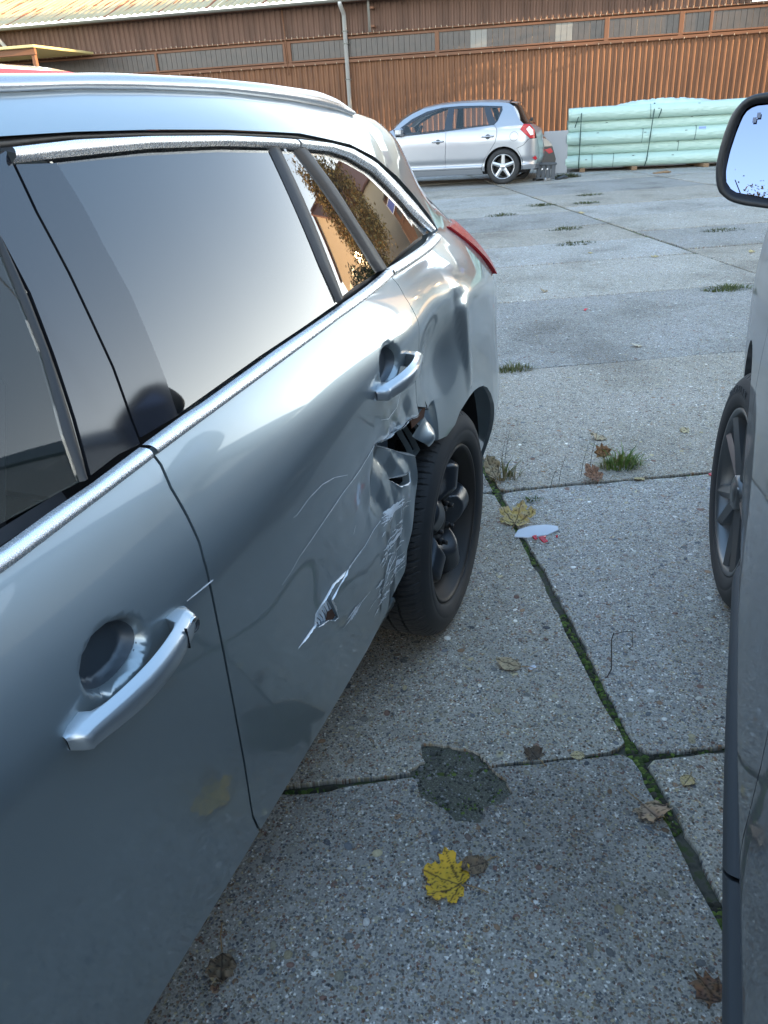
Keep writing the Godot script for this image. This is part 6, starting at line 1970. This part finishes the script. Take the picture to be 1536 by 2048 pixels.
	leaf("dry_leaf", "pale leaf on the open slab right of the grass tuft", Vector3(1.40, 0, -3.24), 1.2, torn, 0.055, 0.4, lin(0.48, 0.40, 0.22), pale, 25, 0.0)
	leaf("dry_leaf", "pale sliver of leaf on the slab beyond the grass tuft", Vector3(1.02, 0, -3.22), 1.5, oval, 0.075, 0.4, pale, pale2, 26, 0.0)
	leaf("dry_leaf", "small pale leaf alone on the third slab", Vector3(1.64, 0, -4.64), 1.5, oval, 0.07, 0.3, pale, lin(0.5, 0.47, 0.4), 27, 0.0)
	leaf("dry_leaf", "curled tan leaf level with the estate's tail lamp", Vector3(1.416, 0, -6.33), 0.8, torn, 0.065, 0.6, pale, pale2, 28, 0.0)
	leaf("dry_leaf", "yellow leaf beyond the long joint, the left one of two", Vector3(2.225, 0, -7.97), 0.8, torn, 0.06, 0.4, lin(0.5, 0.40, 0.10), pale, 29, 0.0)
	leaf("dry_leaf", "yellow leaf beyond the long joint, the right one of two", Vector3(2.713, 0, -7.55), 0.2, torn, 0.07, 0.4, lin(0.5, 0.40, 0.14), pale, 30, 0.0)
	leaf("dry_leaf", "tan leaf far off beside the diagonal joint", Vector3(2.936, 0, -11.08), 0.8, torn, 0.09, 0.4, lin(0.45, 0.34, 0.12), pale, 31, 0.0)
	leaf("dry_leaf", "yellow leaf at the right edge of the picture", Vector3(3.62, 0, -7.5), 0.6, torn, 0.07, 0.4, lin(0.5, 0.40, 0.14), pale, 32, 0.0)
	leaf("dry_leaf", "brown leaf scrap at the foot of the grey car's sill", Vector3(0.512, 0, -0.765), 0.6, torn, 0.06, 0.4, lin(0.16, 0.08, 0.05), br, 33, 0.0)
	# broken lamp plastic
	var sh := thing("plastic_shard", "clear shard of broken lamp plastic lying by the folded yellow leaf", "plastic shard", Transform3D(Basis(Vector3.UP, 0.15), Vector3(0.533, 0.004, -2.40)))
	var cg := CSGPolygon3D.new()
	cg.polygon = P("-0.085 -0.015 -0.06 0.02 -0.01 0.035 0.05 0.03 0.085 0.012 0.08 -0.01 0.03 -0.03 -0.04 -0.03")
	cg.depth = 0.004
	cg.name = "shard"
	cg.material = M.clear_shard
	cg.transform = Transform3D(Basis(Vector3.RIGHT, -PI / 2 + 0.12), Vector3(0, 0.006, 0))
	sh.add_child(cg)
	var reds := [[Vector3(0.548, 0, -2.345), 0.016, "largest red lamp splinter just in front of the clear shard"], [Vector3(0.522, 0, -2.362), 0.010, "small red lamp splinter left of the largest one"], [Vector3(1.307, 0, -2.776), 0.010, "red lamp splinter beside the grey car's front tyre"], [Vector3(0.598, 0, -2.36), 0.005, "tiny red lamp splinter right of the clear shard"], [Vector3(1.55, 0, -5.65), 0.014, "red lamp splinter far off on the open slab"]]
	for r in reds:
		var o := thing("red_splinter", r[2], "plastic shard", Transform3D(Basis(Vector3.UP, rng.randf() * 3), r[0]), "red lamp splinters")
		var st := begin()
		bx(st, Vector3(r[1] * 2, 0.004, r[1] * 1.2), Transform3D(Basis(Vector3.BACK, 0.25), Vector3(0, 0.005, 0)), 0.001)
		bx(st, Vector3(r[1] * 1.3, 0.004, r[1] * 0.8), Transform3D(Basis(Vector3.UP, 0.8) * Basis(Vector3.BACK, -0.3), Vector3(r[1] * 0.8, 0.006, r[1] * 0.5)), 0.001)
		obj("splinter", finish(st, false), M.red_shard, o)
	var chip := thing("plastic_chip", "small clear plastic chip right of the pale beige leaf", "plastic shard", Transform3D(Basis(Vector3.UP, 0.5), Vector3(0.374, 0, -1.66)))
	obj("chip", box(Vector3(0.022, 0.003, 0.012), 0.001, Vector3(0, 0.004, 0)), M.clear_shard, chip)
	# a bent dead stem rising from the joint
	var tw := thing("dead_stem", "thin bent dead stem rising out of the mossy joint", "twig")
	obj("stem", tube_mesh([Vector3(0.537, -0.01, -1.600), Vector3(0.560, 0.004, -1.603), Vector3(0.575, 0.015, -1.62), Vector3(0.578, 0.05, -1.64), Vector3(0.580, 0.085, -1.655), Vector3(0.586, 0.103, -1.66)], 0.0016, 6), M.twig, tw)
	obj("side_twig", tube_mesh([Vector3(0.583, 0.099, -1.658), Vector3(0.610, 0.099, -1.665), Vector3(0.638, 0.097, -1.67), Vector3(0.640, 0.07, -1.668), Vector3(0.642, 0.052, -1.665), Vector3(0.63, 0.045, -1.66)], 0.0010, 5), M.twig, tw)
	# weeds
	weed("grass_tuft", "bright green grass tuft growing in the joint between the cars", "grass tuft", Vector3(0.985, -0.01, -2.91), 240, 0.13, 0.085, [lin(0.10, 0.17, 0.03), lin(0.07, 0.13, 0.025), lin(0.16, 0.22, 0.05), lin(0.18, 0.15, 0.07)], 41)
	weed("grass_tuft", "flat dry weed in the joint beside the estate's bumper", "grass tuft", Vector3(0.79, -0.01, -4.32), 240, 0.08, 0.13, [lin(0.12, 0.12, 0.05), lin(0.08, 0.10, 0.03), lin(0.16, 0.14, 0.07)], 42)
	weed("grass_tuft", "low green weeds in the joint at the right edge of the picture", "grass tuft", Vector3(2.74, -0.01, -6.04), 260, 0.08, 0.19, [lin(0.09, 0.11, 0.04), lin(0.06, 0.08, 0.025)], 43)
	weed("grass_tuft", "small weeds around the dry leaf at the estate's rear tyre", "grass tuft", Vector3(0.50, -0.01, -2.87), 90, 0.12, 0.06, [lin(0.20, 0.16, 0.09), lin(0.10, 0.13, 0.04), lin(0.24, 0.20, 0.12)], 44)
	weed("grass_tuft", "sparse green seedlings in the joint in front of the estate's rear tyre", "grass tuft", Vector3(0.57, -0.01, -2.66), 120, 0.035, 0.05, [lin(0.07, 0.12, 0.03), lin(0.10, 0.14, 0.04)], 45)
	var spots := [[1.87, -11.4], [2.6, -12.3], [3.9, -8.9], [4.55, -7.7], [2.35, -9.72], [3.6, -13.3], [3.25, -12.2], [2.2, -8.6]]
	for i in spots.size():
		weed("joint_weed", "%s flat patch of weeds in the far joints of the yard" % ["first", "second", "third", "fourth", "fifth", "sixth", "seventh", "eighth"][i], "weed", Vector3(spots[i][0], -0.01, spots[i][1]), 150, 0.07, 0.24, [lin(0.06, 0.07, 0.03), lin(0.05, 0.06, 0.02)], 50 + i, "weeds in the far joints")
	weed("joint_weed", "scrubby weeds under the wreck beside the pipe stack", "weed", row_frame() * Vector3(-0.25, 0, -17.3), 320, 0.14, 0.3, [lin(0.05, 0.07, 0.03), lin(0.09, 0.09, 0.05), lin(0.04, 0.045, 0.02)], 60)
	var st := thing("dry_weed", "thin dry weed stems rising from the cross joint between the cars", "weed")
	for s in [[0.80, -2.83, 0.15], [0.845, -2.87, 0.19], [0.66, -2.75, 0.09], [0.705, -2.80, 0.12], [0.50, -2.90, 0.2], [0.49, -2.93, 0.15]]:
		var x: float = s[0]
		var z: float = s[1]
		var h: float = s[2]
		var m := begin()
		tube(m, [Vector3(x, -0.01, z), Vector3(x + 0.008, h * 0.5, z), Vector3(x + 0.02, h, z + 0.01)], 0.0012, 5, 0.0006)
		for k in 5:
			var y := h * (0.4 + 0.12 * k)
			tube(m, [Vector3(x + 0.01, y, z), Vector3(x + 0.01 + (0.02 if k % 2 else -0.02), y + 0.014, z + 0.004)], 0.0007, 4, 0.0004)
		obj("stem", finish(m), M.twig, st)

func weed(called: String, label: String, category: String, at: Vector3, count: int, height: float, spread: float, colours: Array, seed_: int, group := "") -> void:
	var g := RandomNumberGenerator.new()
	g.seed = seed_
	var o := thing(called, label, category, Transform3D(Basis(), at), group)
	var st := begin()
	st.set_smooth_group(-1)
	for i in count:
		var w := g.randf() * TAU
		var r := sqrt(g.randf()) * spread
		var p := Vector3(cos(w) * r, 0, sin(w) * r * 0.45)
		var h := height * g.randf_range(0.35, 1.0) * (1.0 - 0.5 * r / spread)
		var lean := Vector3(g.randfn() * 0.4 + cos(w) * 0.5, 0, g.randfn() * 0.4 + sin(w) * 0.4) * h
		var q := Vector3(cos(w + 1.5), 0, sin(w + 1.5)) * g.randf_range(0.0009, 0.0022) * (1.0 + at.length() * 0.22)
		var c: Color = colours[g.randi() % colours.size()]
		st.set_color(c.srgb_to_linear() * g.randf_range(0.7, 1.25))
		var m := p + lean * 0.35 + Vector3(0, h * 0.65, 0)
		var t := p + lean + Vector3(0, h * 0.95, 0)
		for v in [p - q, p + q, m + q * 0.8, p - q, m + q * 0.8, m - q * 0.8, m - q * 0.8, m + q * 0.8, t]: st.add_vertex(v)
	st.generate_normals()
	obj("leaves", st.commit(), M.blade, o)
